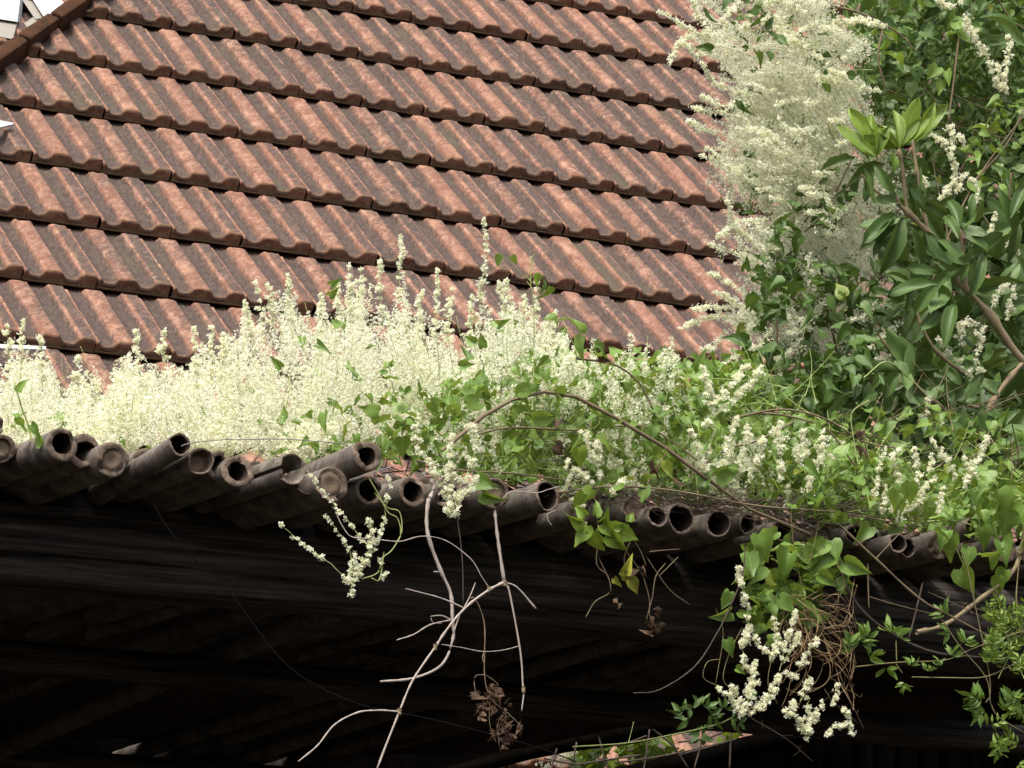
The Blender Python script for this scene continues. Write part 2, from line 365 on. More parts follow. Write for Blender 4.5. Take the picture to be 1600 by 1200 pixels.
wb('board', [(-20, -30), (60, -30), (60, 40), (-20, 84)], .22, CREAM, .05)
g = Geo(); P = [roofpt(-30, 182, .075), roofpt(22, 192, .06), roofpt(20, 194, .06), roofpt(-30, 206, .075)]; slab(g, P, -RN, .008)
tag(g.build('metal_sheet', WHITE, smooth=False), 'pointed white metal sheet resting on the roof tiles at the left edge', 'metal sheet')
g = Geo(); P = [roofpt(-30, 536, .065), roofpt(72, 541, .065), roofpt(72, 546, .065), roofpt(-30, 542, .065)]; slab(g, P, -RN, .012)
tag(g.build('metal_strip', WHITE, smooth=False), 'thin pale metal strip lying on the tiles just above the left flowers', 'metal strip')

# ------------------------------------------------------------------ timber frame under the bamboo
def log(name, px, py, b, r, a0, a1, label, seed, bend=.012):
    rg = np.random.default_rng(seed); c = pg(px, py, b); ts = np.linspace(a0, a1, 220); n = 240
    rad = r * (1 + .03 * np.interp(ts, np.linspace(a0, a1, 14), rg.standard_normal(14)))
    ang = np.arange(n) * 2 * math.pi / n; kn = rg.standard_normal(30); rough = 1 + .012 * np.interp(np.arange(n), np.linspace(0, n, 30), kn)[None, :] + .0022 * rg.standard_normal((220, n))
    for ac, s0, s1, w_ in ((3.02, a0, .1, .022), (3.2, -1.2, .9, .014), (3.42, -.2, 2.6, .02), (2.8, -1.0, -.2, .012), (2.75, .5, 1.6, .016), (3.6, -2, -.4, .012), (2.95, 1.3, 3.2, .018)):
        acw = ac + .05 * np.interp(ts, np.linspace(a0, a1, 12), rg.standard_normal(12)); wid = 1.6 * w_ * np.clip(np.minimum(ts - s0, s1 - ts) / .25, 0, 1)
        dd = np.abs(ang[None, :] - acw[:, None]); rough = rough - .05 * np.exp(-(dd / (wid[:, None] + 1e-5)) ** 2) * (wid[:, None] > .001)
    ctr = c + U * ts[:, None] + Z * (bend * np.sin(ts * 1.3 + seed))[:, None]
    V = ctr[:, None, :] + (rad[:, None] * rough)[..., None] * (np.cos(ang)[None, :, None] * W + np.sin(ang)[None, :, None] * Z)
    i = np.arange(219)[:, None] * n; j = np.arange(n)[None, :]; k = (j + 1) % n
    g = Geo(); g.add(V.reshape(-1, 3), np.stack([i + j, i + k, i + n + k, i + n + j], -1).reshape(-1, 4))
    o = g.build(name, BLACK); tag(o, label, 'timber beam'); return c, r
BB = .42
bc, br = log('timber_beam', 600, 897, BB, .0925, -2.2, 3.4, 'thick blackened round timber beam directly below the bamboo ends', 1, .006)
ztop = bc[2] + br
def plane_b(py, px, zt):                        # b at which the sight line reaches height zt
    d = dray(px, py); p = C0 + d * ((zt - C0[2]) / d[2]); return float(np.dot(p - O, W))
b2 = plane_b(1008, 30, ztop - .03)
log('timber_beam', 30, 1030, b2, .036, -2.6, 3.8, 'thin dark crosspiece log visible below and behind the thick beam', 2, .004)
b3 = min(plane_b(1172, 100, ztop - .03), 3.6)
log('timber_beam', 100, 1193, b3, .035, -2.6, 3.8, 'dark crosspiece along the bottom edge, furthest under the bamboo cover', 3, .004)

# ------------------------------------------------------------------ bamboo poles
def ab_of(px, py, zt):
    d = dray(px, py); p = C0 + d * ((zt - C0[2]) / d[2]) - O; return float(np.dot(p, U)), float(np.dot(p, W))
EA, EB = ab_of(780, 1195, ztop), ab_of(1110, 1140, ztop)
def blen(a): return float(np.clip(np.interp(a, [EA[0] - .3, EA[0], EB[0], EB[0] + 2], [3.65, min(EA[1], 3.65), EB[1], EB[1] - .1]), 1.5, 3.65))
def pole(ex, ey, r_px, kind, label=None, group=None, b=0.0, bore=.62, slope=None, yaw=0.0, length=3.65, arc=None, seed=0, cap_depth=.0, roll=0.0):
    rg = np.random.default_rng(seed + 100); r = r_px * px2m(b); E = pg(ex, ey, b)
    if slope is None: slope = np.clip((ztop + r * 1.0 - E[2]) / max(BB - b, .2), -.035, .035)
    length = blen(float(np.dot(E - O, U)))
    ax = nrm(W + Z * slope + U * yaw); X = nrm(np.cross(ax, Z)); Y = np.cross(X, ax)
    m = 64; ts = np.linspace(0, length, m)
    node = .22 + .08 * rg.random(); ph = rg.random() * node
    rad = r * (1 + .05 * np.exp(-(((ts + ph) % node - node / 2) / .006) ** 2) + .012 * rg.standard_normal(m)) * (1 - .02 * ts)
    bend = (.012 * np.sin(ts * 1.1 + rg.random() * 6))
    bend -= bend[0]
    n = 28
    full = arc is None
    ang = np.arange(n) * 2 * math.pi / n if full else np.radians(np.linspace(arc[0], arc[1], n))
    hm = lambda a_: sum(a_ / (q + 1) * rg.standard_normal() * np.cos((q + 2) * ang + rg.random() * 6) for q in range(4))
    irr = 1 + hm(.02)
    cs = np.cos(ang)[:, None] * X + np.sin(ang)[:, None] * Y
    ctr = E + ax * ts[:, None] + X * bend[:, None]
    tilt = (rg.normal(0, .12) * np.cos(ang) + rg.normal(0, .1) * np.sin(ang)) * r + .0012 * rg.standard_normal(n)
    for q_ in range(rg.integers(1, 4)):
        dd_ = np.abs((np.arange(n) - rg.integers(0, n) + n / 2) % n - n / 2); tilt = tilt + rg.uniform(.15, .6) * r * np.exp(-(dd_ / rg.uniform(.6, 1.8)) ** 2)
    Vo = ctr[:, None, :] + (rad[:, None] * irr[None, :])[..., None] * cs[None]
    Vo[0] += ax * tilt[:, None]
    i = np.arange(m - 1)[:, None] * n; jn = n if full else n - 1; j = np.arange(jn)[None, :]; k = (j + 1) % n
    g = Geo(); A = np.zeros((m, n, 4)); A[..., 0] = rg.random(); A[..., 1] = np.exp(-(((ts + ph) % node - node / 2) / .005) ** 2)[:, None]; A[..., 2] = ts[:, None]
    Qs = np.stack([i + j, i + n + j, i + n + k, i + k], -1).reshape(-1, 4)
    g.add(Vo.reshape(-1, 3), Qs, A.reshape(-1, 4))
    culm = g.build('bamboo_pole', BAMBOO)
    tag(culm, label, 'bamboo pole', group or 'bamboo poles laid side by side over the dark beam')
    # wall of the hollow
    ri = r * bore * (1 + hm(.035) + .006 * rg.standard_normal(n)); off = (X * rg.normal(0, .04) + Y * rg.normal(0, .04)) * r
    q = [0, .01, .03, .08, .2, .45]
    if kind == 'closed': q = [0, .003 + cap_depth]
    Vi = np.stack([E + ax * t + off + X * 0 + ri[:, None] * cs * (1 - t * .1) + (ax * tilt[:, None] if t == 0 else 0) for t in q])
    # end grain: bevelled annulus
    R0 = Vo[0]; ringm = R0 * .5 + Vi[0] * .5 - ax * .0015 * (1 + 0 * tilt[:, None]); ring0 = R0 * .93 + Vi[0] * .07 - ax * .0012
    E_ = np.stack([R0, ring0, ringm, Vi[0]]); A = np.zeros((4, n, 4)); A[..., 0] = rg.random()
    i = np.arange(3)[:, None] * n
    ge = Geo(); ge.add(E_.reshape(-1, 3), np.stack([i + j, i + k, i + n + k, i + n + j], -1).reshape(-1, 4), A.reshape(-1, 4))
    mm = len(q); i = np.arange(mm - 1)[:, None] * n
    if kind == 'closed':
        c_ = E + ax * (q[-1]) + off
        rings = [Vi[0], Vi[1]] + [c_ + (Vi[1] - c_) * f - ax * h for f, h in ((.85, .0), (.8, .0015), (.5, .001 + .001 * rg.random()), (.28, -.001), (.03, -.001))]
        if cap_depth < -5: rings = rings
        Rn = np.stack(rings); A = np.zeros((len(rings), n, 4)); A[2:, :, 1] = 1; A[..., 0] = rg.random()
        i = np.arange(len(rings) - 1)[:, None] * n
        ge.add(Rn.reshape(-1, 3), np.stack([i + j, i + k, i + n + k, i + n + j], -1).reshape(-1, 4), A.reshape(-1, 4))
        ge.build('cut_end', ENDG, culm)
    else:
        ge.build('cut_end', ENDG, culm)
        gh = Geo(); V = Vi.reshape(-1, 3); Q = np.stack([i + j, i + k, i + n + k, i + n + j], -1).reshape(-1, 4)
        gh.add(V, Q)
        if full:
            cc = Vi[-1].mean(0); gh.add(np.stack([Vi[-1], cc + (Vi[-1] - cc) * .03]).reshape(-1, 3), np.stack([j[0], k[0], n + k[0], n + j[0]], -1))
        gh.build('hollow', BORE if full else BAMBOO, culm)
    return culm
PL = [
 (-9, 664, 16, 'closed', 'bamboo pole at the far left edge, higher of the two there', dict(b=.04)),
 (3, 701, 21, 'closed', 'bamboo pole at the far left edge with a closed scratched end, lower of the two', dict(bore=.72)),
 (97, 695, 25, 'hollow', 'leftmost bamboo pole with a wide dark hollow end, overlapping its neighbour', dict(bore=.66)),
 (130, 704, 26, 'hollow', 'thick walled hollow bamboo tucked behind the leftmost wide hollow one', dict(b=.03, bore=.62)),
 (175, 718, 27, 'closed', 'bamboo pole with a pale solid round end, right of the two leftmost hollow ends', dict(bore=.68)),
 (281, 695, 18, 'hollow', 'slim long bamboo pole rising diagonally above the row against the white flowers', dict(bore=.8, slope=-.05, b=-.02)),
 (314, 720, 21, 'closed', 'bamboo pole whose end is closed by a recessed grey membrane, below the slim raised pole', dict(bore=.84, cap_depth=.02)),
 (341, 727, 22, 'hollow', 'thick walled bamboo end squeezed between a membrane closed end and a wide hollow end', dict(b=.035, bore=.58)),
 (371, 737, 25, 'hollow', 'hollow bamboo pole with an upright oval opening, left of the split half canes', dict(bore=.62, b=.01)),
 (456, 727, 19, 'half', 'split bamboo cane lying hollow side down behind the other split cane', dict(arc=(-5, 185), bore=.86, b=.02)),
 (458, 738, 19, 'half', 'split bamboo cane lying open side up, its trough facing the sky', dict(arc=(170, 368), bore=.86, b=-.03)),
 (478, 757, 15, 'half', 'short broken split cane hanging below the open trough cane', dict(arc=(150, 370), bore=.84, b=.01)),
 (574, 712, 25, 'hollow', 'smooth bamboo pole stacked on top of the row with a small round bore', dict(bore=.6, slope=.0, b=-.06)),
 (519, 757, 28, 'closed', 'dark bamboo end with a ragged hole in its inner membrane, under the stacked pole', dict(bore=.74, b=-.02)),
 (577, 766, 24, 'hollow', 'dark hollow bamboo with a cracked rim, directly below the stacked pole', dict(bore=.72, b=.02)),
 (646, 768, 25, 'hollow', 'hollow bamboo pole with a clean thick rim, left of the hanging white flower spike', dict(bore=.68)),
 (702, 770, 24, 'hollow', 'bamboo pole mostly hidden behind the hanging white flower spike', dict(b=.05)),
 (772, 771, 26, 'closed', 'bamboo pole with a pale tan plugged end, above a hanging dry stem', dict(bore=.74)),
 (856, 775, 25, 'hollow', 'short thick bamboo pole with a wide black opening crossed by a wire', dict(bore=.82, b=-.02)),
 (905, 800, 21, 'closed', 'dark broken bamboo pole behind the small hanging bunch of green leaves', dict(b=.06)),
 (950, 800, 20, 'hollow', 'dark bamboo pole in shade, right of the small hanging bunch of leaves', dict(b=.1)),
 (992, 796, 22, 'closed', 'bamboo pole with a rough end half covered by dry twigs', dict(bore=.76, b=.02)),
 (1027, 807, 18, 'hollow', 'small bamboo with a splintered hollow end, beside the widest hollow end', dict(bore=.78, b=-.02)),
 (1064, 810, 26, 'hollow', 'widest hollow bamboo end right of the small splintered one', dict(bore=.86)),
 (1121, 819, 22, 'hollow', 'bamboo pole with a chipped lower rim, right of the widest hollow end', dict(bore=.84)),
 (1168, 818, 17, 'hollow', 'narrow hollow bamboo in shade under the vine litter', dict(bore=.8, b=.02)),
 (1224, 830, 19, 'hollow', 'shaded bamboo end above the hanging leafy cluster', dict(bore=.8, b=.03)),
 (1287, 836, 20, 'closed', 'shaded bamboo pole hidden behind heart shaped leaves', dict(b=.05)),
 (1338, 836, 18, 'hollow', 'dark hollow bamboo end where the diagonal brown stem starts', dict(b=.02, bore=.8)),
 (1362, 842, 18, 'hollow', 'dark bamboo end immediately right of the start of the diagonal brown stem', dict(b=.05, bore=.8)),
 (1403, 849, 17, 'hollow', 'dark hollow bamboo, left one of a close double ring', dict(bore=.78, b=-.02)),
 (1418, 855, 17, 'hollow', 'dark hollow bamboo, right one of a close double ring', dict(bore=.8, b=.01)),
 (1470, 852, 24, 'closed', 'thick smooth dark pole end under the leaves near the right', dict(b=.04)),
 (1518, 826, 18, 'hollow', 'small dark hollow bamboo end at the right, above the heart shaped leaves', dict(b=.04, bore=.8)),
 (1570, 858, 23, 'hollow', 'dark bamboo pole at the right edge behind the leaves', dict(b=.06)),
]
for i, (x, y, r, k, lab, kw) in enumerate(PL): pole(x, y, r, k, lab, seed=i, **kw)
rg = np.random.default_rng(9)
for i, x in enumerate(np.arange(-330, 1800, 43.0)):  # the dark lower poles seen only from beneath
    pole(x + rg.normal(0, 4), 757 + (x - 600) * .104 + 5 + rg.normal(0, 2), 22 + rg.normal(0, 2), 'closed',
         'dark bamboo pole seen only from beneath, between the labelled pole ends', b=.14 + rg.random() * .08, seed=200 + i, group='bamboo poles of the underside')

# added black wall in place of the deep shade behind, opening at lower right
wall = empty('shade_backing_wall', G(.5, 3.85, -2.9)); tag(wall, 'near-black plank wall added as a stand-in for shade under the far bamboo cover', 'backing wall')
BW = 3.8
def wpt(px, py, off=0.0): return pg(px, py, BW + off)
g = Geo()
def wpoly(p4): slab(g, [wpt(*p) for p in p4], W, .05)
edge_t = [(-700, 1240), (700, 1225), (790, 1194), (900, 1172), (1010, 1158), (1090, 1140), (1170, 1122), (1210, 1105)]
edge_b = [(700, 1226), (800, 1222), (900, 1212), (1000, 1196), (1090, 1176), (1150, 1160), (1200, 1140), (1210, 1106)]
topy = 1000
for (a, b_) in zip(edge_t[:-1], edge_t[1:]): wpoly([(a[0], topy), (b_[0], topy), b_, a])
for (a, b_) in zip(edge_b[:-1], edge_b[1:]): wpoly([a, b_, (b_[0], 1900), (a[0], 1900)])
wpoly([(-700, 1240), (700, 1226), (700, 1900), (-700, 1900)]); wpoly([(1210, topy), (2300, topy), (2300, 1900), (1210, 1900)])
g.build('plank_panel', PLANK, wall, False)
g = Geo()
for x in np.arange(1220, 1700, 34): slab(g, [wpt(x, 1010, -.03), wpt(x + 9, 1010, -.03), wpt(x + 8, 1600, -.03), wpt(x - 1, 1600, -.03)], W, .028)
g.build('batten', PLANK, wall, False)
g = Geo(); tube(g, smooth_path([wpt(690, 1212, -.06), wpt(860, 1168, -.06), wpt(1010, 1140, -.06), wpt(1230, 1085, -.06)]), .02, .02, 8); g.build('brace', PLANK, wall)
g = Geo(); tube(g, smooth_path([wpt(830, 1240, -.08), wpt(1000, 1206, -.08), wpt(1150, 1170, -.08), wpt(1320, 1130, -.08)]), .025, .03, 8); g.build('brace', PLANK, wall)

#@@PLANTS@@
# ------------------------------------------------------------------ plant builders
def leaf_template(rows, fold=.25, droop=.2, cols=5):
    V, A = [], []
    q = np.linspace(-1, 1, cols)
    for (y, wd, back) in rows:
        for x in q: V.append((x * wd, y - back * abs(x), fold * abs(x) * wd - droop * y * y)); A.append((0, abs(x), y, 0))
    nr = len(rows); i = np.arange(nr - 1)[:, None] * cols + np.arange(cols - 1)[None, :]
    return np.array(V), np.stack([i, i + 1, i + cols + 1, i + cols], -1).reshape(-1, 4), np.array(A)
HEART = leaf_template([(0, .19, .13), (.12, .36, .13), (.33, .40, .05), (.55, .30, .02), (.78, .14, 0), (1.05, .012, 0)], .45, .25)
OVAL = leaf_template([(0, .02, 0), (.10, .07, 0), (.28, .15, 0), (.5, .19, 0), (.72, .175, 0), (.88, .11, 0), (1.0, .012, 0)], .5, .18)
LANCE = leaf_template([(0, .03, 0), (.2, .13, 0), (.45, .17, 0), (.75, .1, 0), (1.0, .01, 0)], .5, .25, 3)
def leaves(g, T, P, D, N, size, rng, wide=1.0, wav=.05):
    Vt, Qt, At = T; P = np.atleast_2d(P); n = len(P); D = nrm(np.atleast_2d(D)); N = np.atleast_2d(N)
    Xa = nrm(np.cross(D, N)); Na = np.cross(Xa, D); size = np.broadcast_to(size, (n,))[:, None, None]
    cv = rng.uniform(-.3, 2.6, n)[:, None]; wd = wide * rng.uniform(.85, 1.12, n)[:, None]
    z = Vt[None, :, 2] * cv + wav * rng.standard_normal((n, len(Vt))) * (.3 + 1.1 * At[None, :, 1])
    V = P[:, None, :] + size * (Xa[:, None, :] * (Vt[None, :, 0] * wd)[..., None] + D[:, None, :] * Vt[None, :, 1][..., None] + Na[:, None, :] * z[..., None])
    A = np.tile(At, (n, 1, 1)); A[..., 0] = rng.random(n)[:, None]
    g.add(V.reshape(-1, 3), (np.arange(n)[:, None, None] * len(Vt) + Qt[None]).reshape(-1, 4), A.reshape(-1, 4))
_p = []
for q in range(3):
    a = q * 2 * math.pi / 3; c, s = math.cos(a), math.sin(a)
    for (x, y, z) in ((0, 0, 0), (-.52, .6, .2), (0, 1.0, .5), (.52, .6, .2)): _p.append((c * x - s * y, s * x + c * y, z))
FLO = np.array(_p)
def florets(g, P, size, rng, axis=None):
    n = len(P); R = nrm(rng.standard_normal((n, 3)) + (0 if axis is None else axis) + Z * .3); X = nrm(np.cross(R, rng.standard_normal((n, 3)))); Y = np.cross(R, X)
    sz = (size * rng.uniform(.55, 1.25, n))[:, None, None]
    V = P[:, None, :] + sz * (X[:, None] * FLO[None, :, 0:1] + Y[:, None] * FLO[None, :, 1:2] + R[:, None] * FLO[None, :, 2:3])
    A = np.zeros((n, 12, 4)); A[..., 0] = rng.random(n)[:, None]; A[..., 1] = np.tile([0, .8, 1, .8], 3)[None, :]
    g.add(V.reshape(-1, 3), np.arange(n * 12).reshape(-1, 4), A.reshape(-1, 4))
def spray(gf, gs, path, width, nfl, rng, size=.003, t0=.05, stem=.0008, taper=.75, clus=.0026, up=.5, skip=.1):
    """one flowering raceme: a stem with short side branchlets crowded with florets"""
    P = smooth_path(path, 6); m = len(P); L = np.linalg.norm(np.diff(P, axis=0), axis=1).sum()
    P[1:-1] += rng.normal(0, .0012, (m - 2, 3)); tube(gs, P, stem * 1.1, stem * .45, 3)
    T = nrm(np.gradient(P, axis=0)); nb = max(10, int(L / .0036)); t = np.sort(rng.uniform(t0, 1, nb)) ; t = t[rng.random(nb) > skip]
    if len(t) == 0: return
    k = t * (m - 1); i0 = np.minimum(k.astype(int), m - 2); f = (k - i0)[:, None]
    B = P[i0] * (1 - f) + P[i0 + 1] * f; Tb = T[i0]
    rd = nrm(np.cross(Tb, rng.standard_normal(Tb.shape))); dr = nrm(rd + Tb * rng.uniform(.1, 1.1, (len(t), 1)) * up)
    ln = width * ((1 - t) ** taper * .9 + .13) * rng.uniform(.35, 1.1, len(t)) * rng.choice([.6, 1.0, 1.5], len(t))
    per = max(2, int(nfl * 1.25 / len(t)))
    u = rng.random((len(t), per)) ** .8
    F = B[:, None, :] + dr[:, None, :] * (ln[:, None] * u)[..., None] + clus * rng.standard_normal((len(t), per, 3))
    florets(gf, F.reshape(-1, 3), size, rng, np.repeat(dr, per, 0) * .8)
def W3(pts, b0, b1=None):
    if b1 is None: b1 = b0
    n = len(pts); return np.array([pg(x, y, b0 + (b1 - b0) * i / max(n - 1, 1)) for i, (x, y) in enumerate(pts)])
def inpoly(x, y, P):
    r = np.zeros(x.shape, bool); n = len(P)
    for i in range(n):
        x1, y1 = P[i]; x2, y2 = P[(i + 1) % n]
        c = ((y1 > y) != (y2 > y)) & (x < (x2 - x1) * (y - y1) / (y2 - y1 + 1e-9) + x1); r ^= c
    return r
def sample(P, n, rng):
    P = np.array(P, float); out = []; tot = 0
    while tot < n:
        x = rng.uniform(P[:, 0].min(), P[:, 0].max(), n * 2); y = rng.uniform(P[:, 1].min(), P[:, 1].max(), n * 2)
        k = inpoly(x, y, P); out.append(np.stack([x[k], y[k]], 1)); tot += k.sum()
    return np.concatenate(out)[:n]
def pgv(XY, b):
    return np.array([pg(x, y, bb) for (x, y), bb in zip(XY, b)])
def leaf_patch(g, poly, n, b0, b1, s0, s1, rng, T=HEART, down=.5, face=.6, wide=1.0, clump=0, stems=None, sg=None):
    XY = sample(poly, n, rng)
    if clump:
        C = sample(poly, clump, rng); k = rng.integers(0, clump, n); XY = C[k] + rng.normal(0, 14, (n, 2)) ; b = rng.uniform(b0, b1, clump)[k] + rng.normal(0, .05, n)
        ok = inpoly(XY[:, 0], XY[:, 1], poly); XY = XY[ok]; b = b[ok]; n = len(XY)
    else: b = rng.uniform(b0, b1, n)
    P = pgv(XY, b)
    N = nrm(Z * .7 - FW * face + rng.standard_normal((n, 3)) * .7)
    D = rng.standard_normal((n, 3)) - Z * down; D = D - N * (D * N).sum(1)[:, None]
    s = rng.uniform(s0, s1, n) * rng.uniform(.6, 1.1, n)
    leaves(g, T, P, D, N, s, rng, wide)
    if sg is not None:                          # a short petiole on each leaf
        for i in range(0, n, 2):
            q = P[i] - nrm(D[i]) * s[i] * .6 - Z * .006 + rng.normal(0, .004, 3); tube(sg, np.stack([q, (q + P[i]) / 2 - Z * .002, P[i]]), .0007, .0005, 3)
    return P
def twiggy(g, poly, n, b0, b1, l0, l1, rng, r=.001, dirn=None, spread=1.0, bend=.3, k=4):
    XY = sample(poly, n, rng); b = rng.uniform(b0, b1, n)
    for (x, y), bb in zip(XY, b):
        p = pg(x, y, bb); L = rng.uniform(l0, l1)
        d = nrm((dirn if dirn is not None else 0) + rng.standard_normal(3) * spread); e = rng.standard_normal(3) * bend
        t = np.linspace(0, 1, k + 1)[:, None]; P = p + d * t * L + e * (t * t) * L * .5
        tube(g, P, r * rng.uniform(.7, 1.3), r * .5, 3)
def part(g, name, mat, root, label=None, kind=None):
    o = g.build(name, mat, root)
    if label: o['label'] = label
    if kind: o['kind'] = kind
    return o

# ------------------------------------------------------------------ A: white flowering mound at the left
rg = np.random.default_rng(11)
prof = np.array([(-250, 560), (-60, 545), (0, 545), (30, 535), (70, 565), (110, 578), (160, 585), (205, 560), (240, 550), (300, 545), (340, 545), (375, 520), (385, 485), (410, 478), (440, 470), (470, 478), (500, 485), (540, 462), (590, 455), (625, 450), (660, 488), (690, 492), (720, 498), (750, 480), (790, 470), (830, 478), (870, 510), (900, 550), (940, 590)])
bot = np.array([(-250, 690), (0, 690), (230, 690), (290, 690), (420, 700), (520, 690), (600, 690), (640, 640), (700, 610), (760, 590), (830, 570), (900, 580)])
vl = empty('flowering_vine', G(-.35, .4, .02)); tag(vl, 'dense mound of cream white blossom spilling over the left bamboo poles', 'vine')
gf, gs, gl = Geo(), Geo(), Geo()
n = 0
CX = rg.uniform(-200, 905, 190); CR = rg.random(190) ** .9; CB = rg.uniform(.16, 1.5, 190); CL = rg.normal(-5, 16, 190)
while n < 1500:
    k = rg.integers(0, 190); x = CX[k] + rg.normal(0, 11); yt, yb = np.interp(x, prof[:, 0], prof[:, 1]), np.interp(x, bot[:, 0], bot[:, 1])
    y = yt + (yb - yt) * min(max(CR[k] + rg.normal(0, .1), -.1), 1)
    if x > 640 and rg.random() < .35: continue
    b = max(.16, CB[k] * (1 if y < 640 else .5) + rg.normal(0, .05))
    s = px2m(b); L = rg.uniform(80, 150); lean = CL[k] + rg.normal(0, 12)
    ye = max(min(y + L, yb + 14), y + 25); pts = [(x - lean + rg.normal(0, 8), ye), (x - lean * .3, y + (ye - y) * .5), (x, y)]
    P = np.array([pg(*pts[0], b + rg.normal(0, .05)), pg(*pts[1], b), pg(*pts[2], b)])
    spray(gf, gs, P, rg.uniform(12, 24) * s, 78, rg, .0031, .1, .0005)
    n += 1
n = 0
while n < 24000:                                 # loose florets between the racemes
    k = 2000; x = rg.uniform(-200, 900, k); yt = np.interp(x, prof[:, 0], prof[:, 1]) + 40 + 14 * np.sin(x * .09) + 10 * np.sin(x * .23); yb = np.interp(x, bot[:, 0], bot[:, 1]) + 4
    y = yt + (yb - yt) * rg.random(k); y += 5 * np.sin(x * .21) ; ok = (rg.random(k) < np.where(x > 640, .4, 1)); x, y = x[ok], y[ok]
    P = pgv(np.stack([x, y], 1), rg.uniform(.16, 1.2, len(x))); P = np.repeat(P, 2, 0) + rg.normal(0, .0035, (len(P) * 2, 3)); florets(gf, P, .0029, rg); n += len(P)
part(gf, 'blossom_mass', FLOWER, vl, kind='stuff')
twiggy(gs, [(-200, 640), (380, 620), (420, 560), (800, 540), (860, 620), (600, 690), (-200, 690)], 150, .16, .9, .05, .12, rg, .0008, Z * 2.0, .8)
tube(gs, W3([(50, 690), (43, 660), (35, 640), (26, 610), (22, 590)], .03), .0022, .0012, 5)
part(gs, 'green_stems', GSTEM, vl, kind='stuff')
for poly, nn in (([(-150, 600), (380, 600), (600, 560), (640, 700), (300, 700), (-150, 700)], 22), ([(380, 480), (900, 480), (900, 600), (380, 600)], 16), ([(420, 650), (640, 600), (900, 560), (900, 740), (600, 720), (430, 710)], 260)):
    leaf_patch(gl, poly, nn, .0, .8, .018, .036, rg)
leaf_patch(gl, [(-60, 650), (500, 650), (500, 720), (-60, 700)], 70, .2, 1.0, .02, .035, rg)
for x, y in [(518, 445), (514, 462), (30, 612), (48, 664), (28, 652), (65, 696), (440, 573), (497, 540), (530, 512), (779, 508), (745, 535), (755, 543), (620, 590), (718, 573), (729, 560), (868, 492)]:
    leaves(gl, HEART, W3([(x, y)], .02), rg.standard_normal((1, 3)) * .6 + Z * .5, -FW + rg.standard_normal((1, 3)) * .5, .027, rg, .8)
part(gl, 'leaves', LEAF, vl)
SP = [(10, 508, 95, 0), (36, 500, 110, 4), (64, 522, 90, -2), (122, 552, 80, 3), (212, 516, 90, -10), (256, 513, 90, 2), (304, 512, 95, -3), (331, 507, 95, 0), (350, 518, 80, 6), (382, 468, 85, -18), (399, 440, 95, -12), (416, 441, 60, -12), (450, 427, 110, -8), (503, 452, 80, 4), (527, 438, 80, 3), (546, 414, 90, 0), (565, 420, 80, 6), (594, 406, 100, -4), (627, 364, 110, 4), (660, 452, 80, 4), (684, 418, 110, 3), (706, 448, 90, 4), (757, 341, 130, 9), (737, 462, 80, 6), (790, 436, 90, -8), (779, 441, 60, -14), (839, 440, 110, -4), (822, 455, 90, 2), (871, 482, 80, 6), (858, 495, 90, 0), (-40, 520, 90, 0)]
for i, (x, y, L, lean) in enumerate(SP):
    gf, gs = Geo(), Geo(); b = .15 + .5 * rg.random(); s = px2m(b)
    P = W3([(x - lean, y + L), (x - lean * .6 + rg.normal(0, 3), y + L * .5), (x, y)], b)
    spray(gf, gs, P, (14 if L < 105 else 11) * s, 330 if L < 105 else 300, rg, .0029, .0, .0008, .8, .0018)
    o = part(gf, 'flower_spike', FLOWER, vl); gs.build('stalk', GSTEM, o)

# ------------------------------------------------------------------ B: leafy vine over the middle and right poles
rg = np.random.default_rng(12)
vm = empty('leafy_vine', G(.25, .2, .02)); tag(vm, 'green leafy vine with arching brown stem over the middle bamboo poles', 'vine')
gl, gs, gb_ = Geo(), Geo(), Geo()
leaf_patch(gl, [(600, 640), (700, 600), (840, 560), (1010, 560), (1180, 570), (1300, 700), (1300, 800), (1150, 790), (1000, 780), (880, 770), (740, 740), (640, 740)], 1500, .05, .9, .02, .04, rg, clump=260, sg=gs)
leaf_patch(gl, [(640, 660), (800, 620), (1280, 600), (1320, 780), (700, 740)], 1300, .8, 1.8, .032, .048, rg)
leaf_patch(gl, [(700, 570), (900, 545), (1190, 545), (1190, 640), (700, 660)], 330, .2, 1.1, .02, .038, rg, sg=gs)
leaf_patch(gl, [(880, 640), (1320, 660), (1320, 800), (1180, 795), (880, 770)], 800, .0, .45, .019, .036, rg, clump=150, sg=gs)
for x, y, s in [(832, 652, .05), (865, 610, .045), (810, 612, .045), (965, 662, .045), (1120, 745, .05), (1100, 760, .045), (745, 750, .05), (755, 770, .04), (1008, 760, .035), (1040, 720, .035), (905, 520, .035), (912, 528, .04), (930, 540, .035), (850, 436, .03), (858, 448, .03), (846, 430, .028), (872, 500, .035), (780, 398, .022), (800, 400, .02)]:
    leaves(gl, HEART, W3([(x, y)], -.02), rg.standard_normal((1, 3)) * .7 - Z * .3, -FW + rg.standard_normal((1, 3)) * .45, s, rg, .85)
part(gl, 'leaves', LEAF, vm)
tube(gb_, W3([(690, 705), (720, 680), (755, 650), (800, 625), (850, 612), (900, 620), (960, 652), (1040, 700), (1100, 745), (1170, 795), (1265, 835)], -.01, -.02), .0034, .003, 7, rng=rg)
tube(gb_, smooth_path(W3([(740, 680), (800, 668), (900, 672), (1000, 665), (1050, 690), (1090, 720)], .02)), .002, .0014, 5)
tube(gb_, smooth_path(W3([(870, 770), (960, 760), (1060, 768), (1180, 790), (1300, 800), (1390, 815)], -.02)), .0022, .0016, 5)
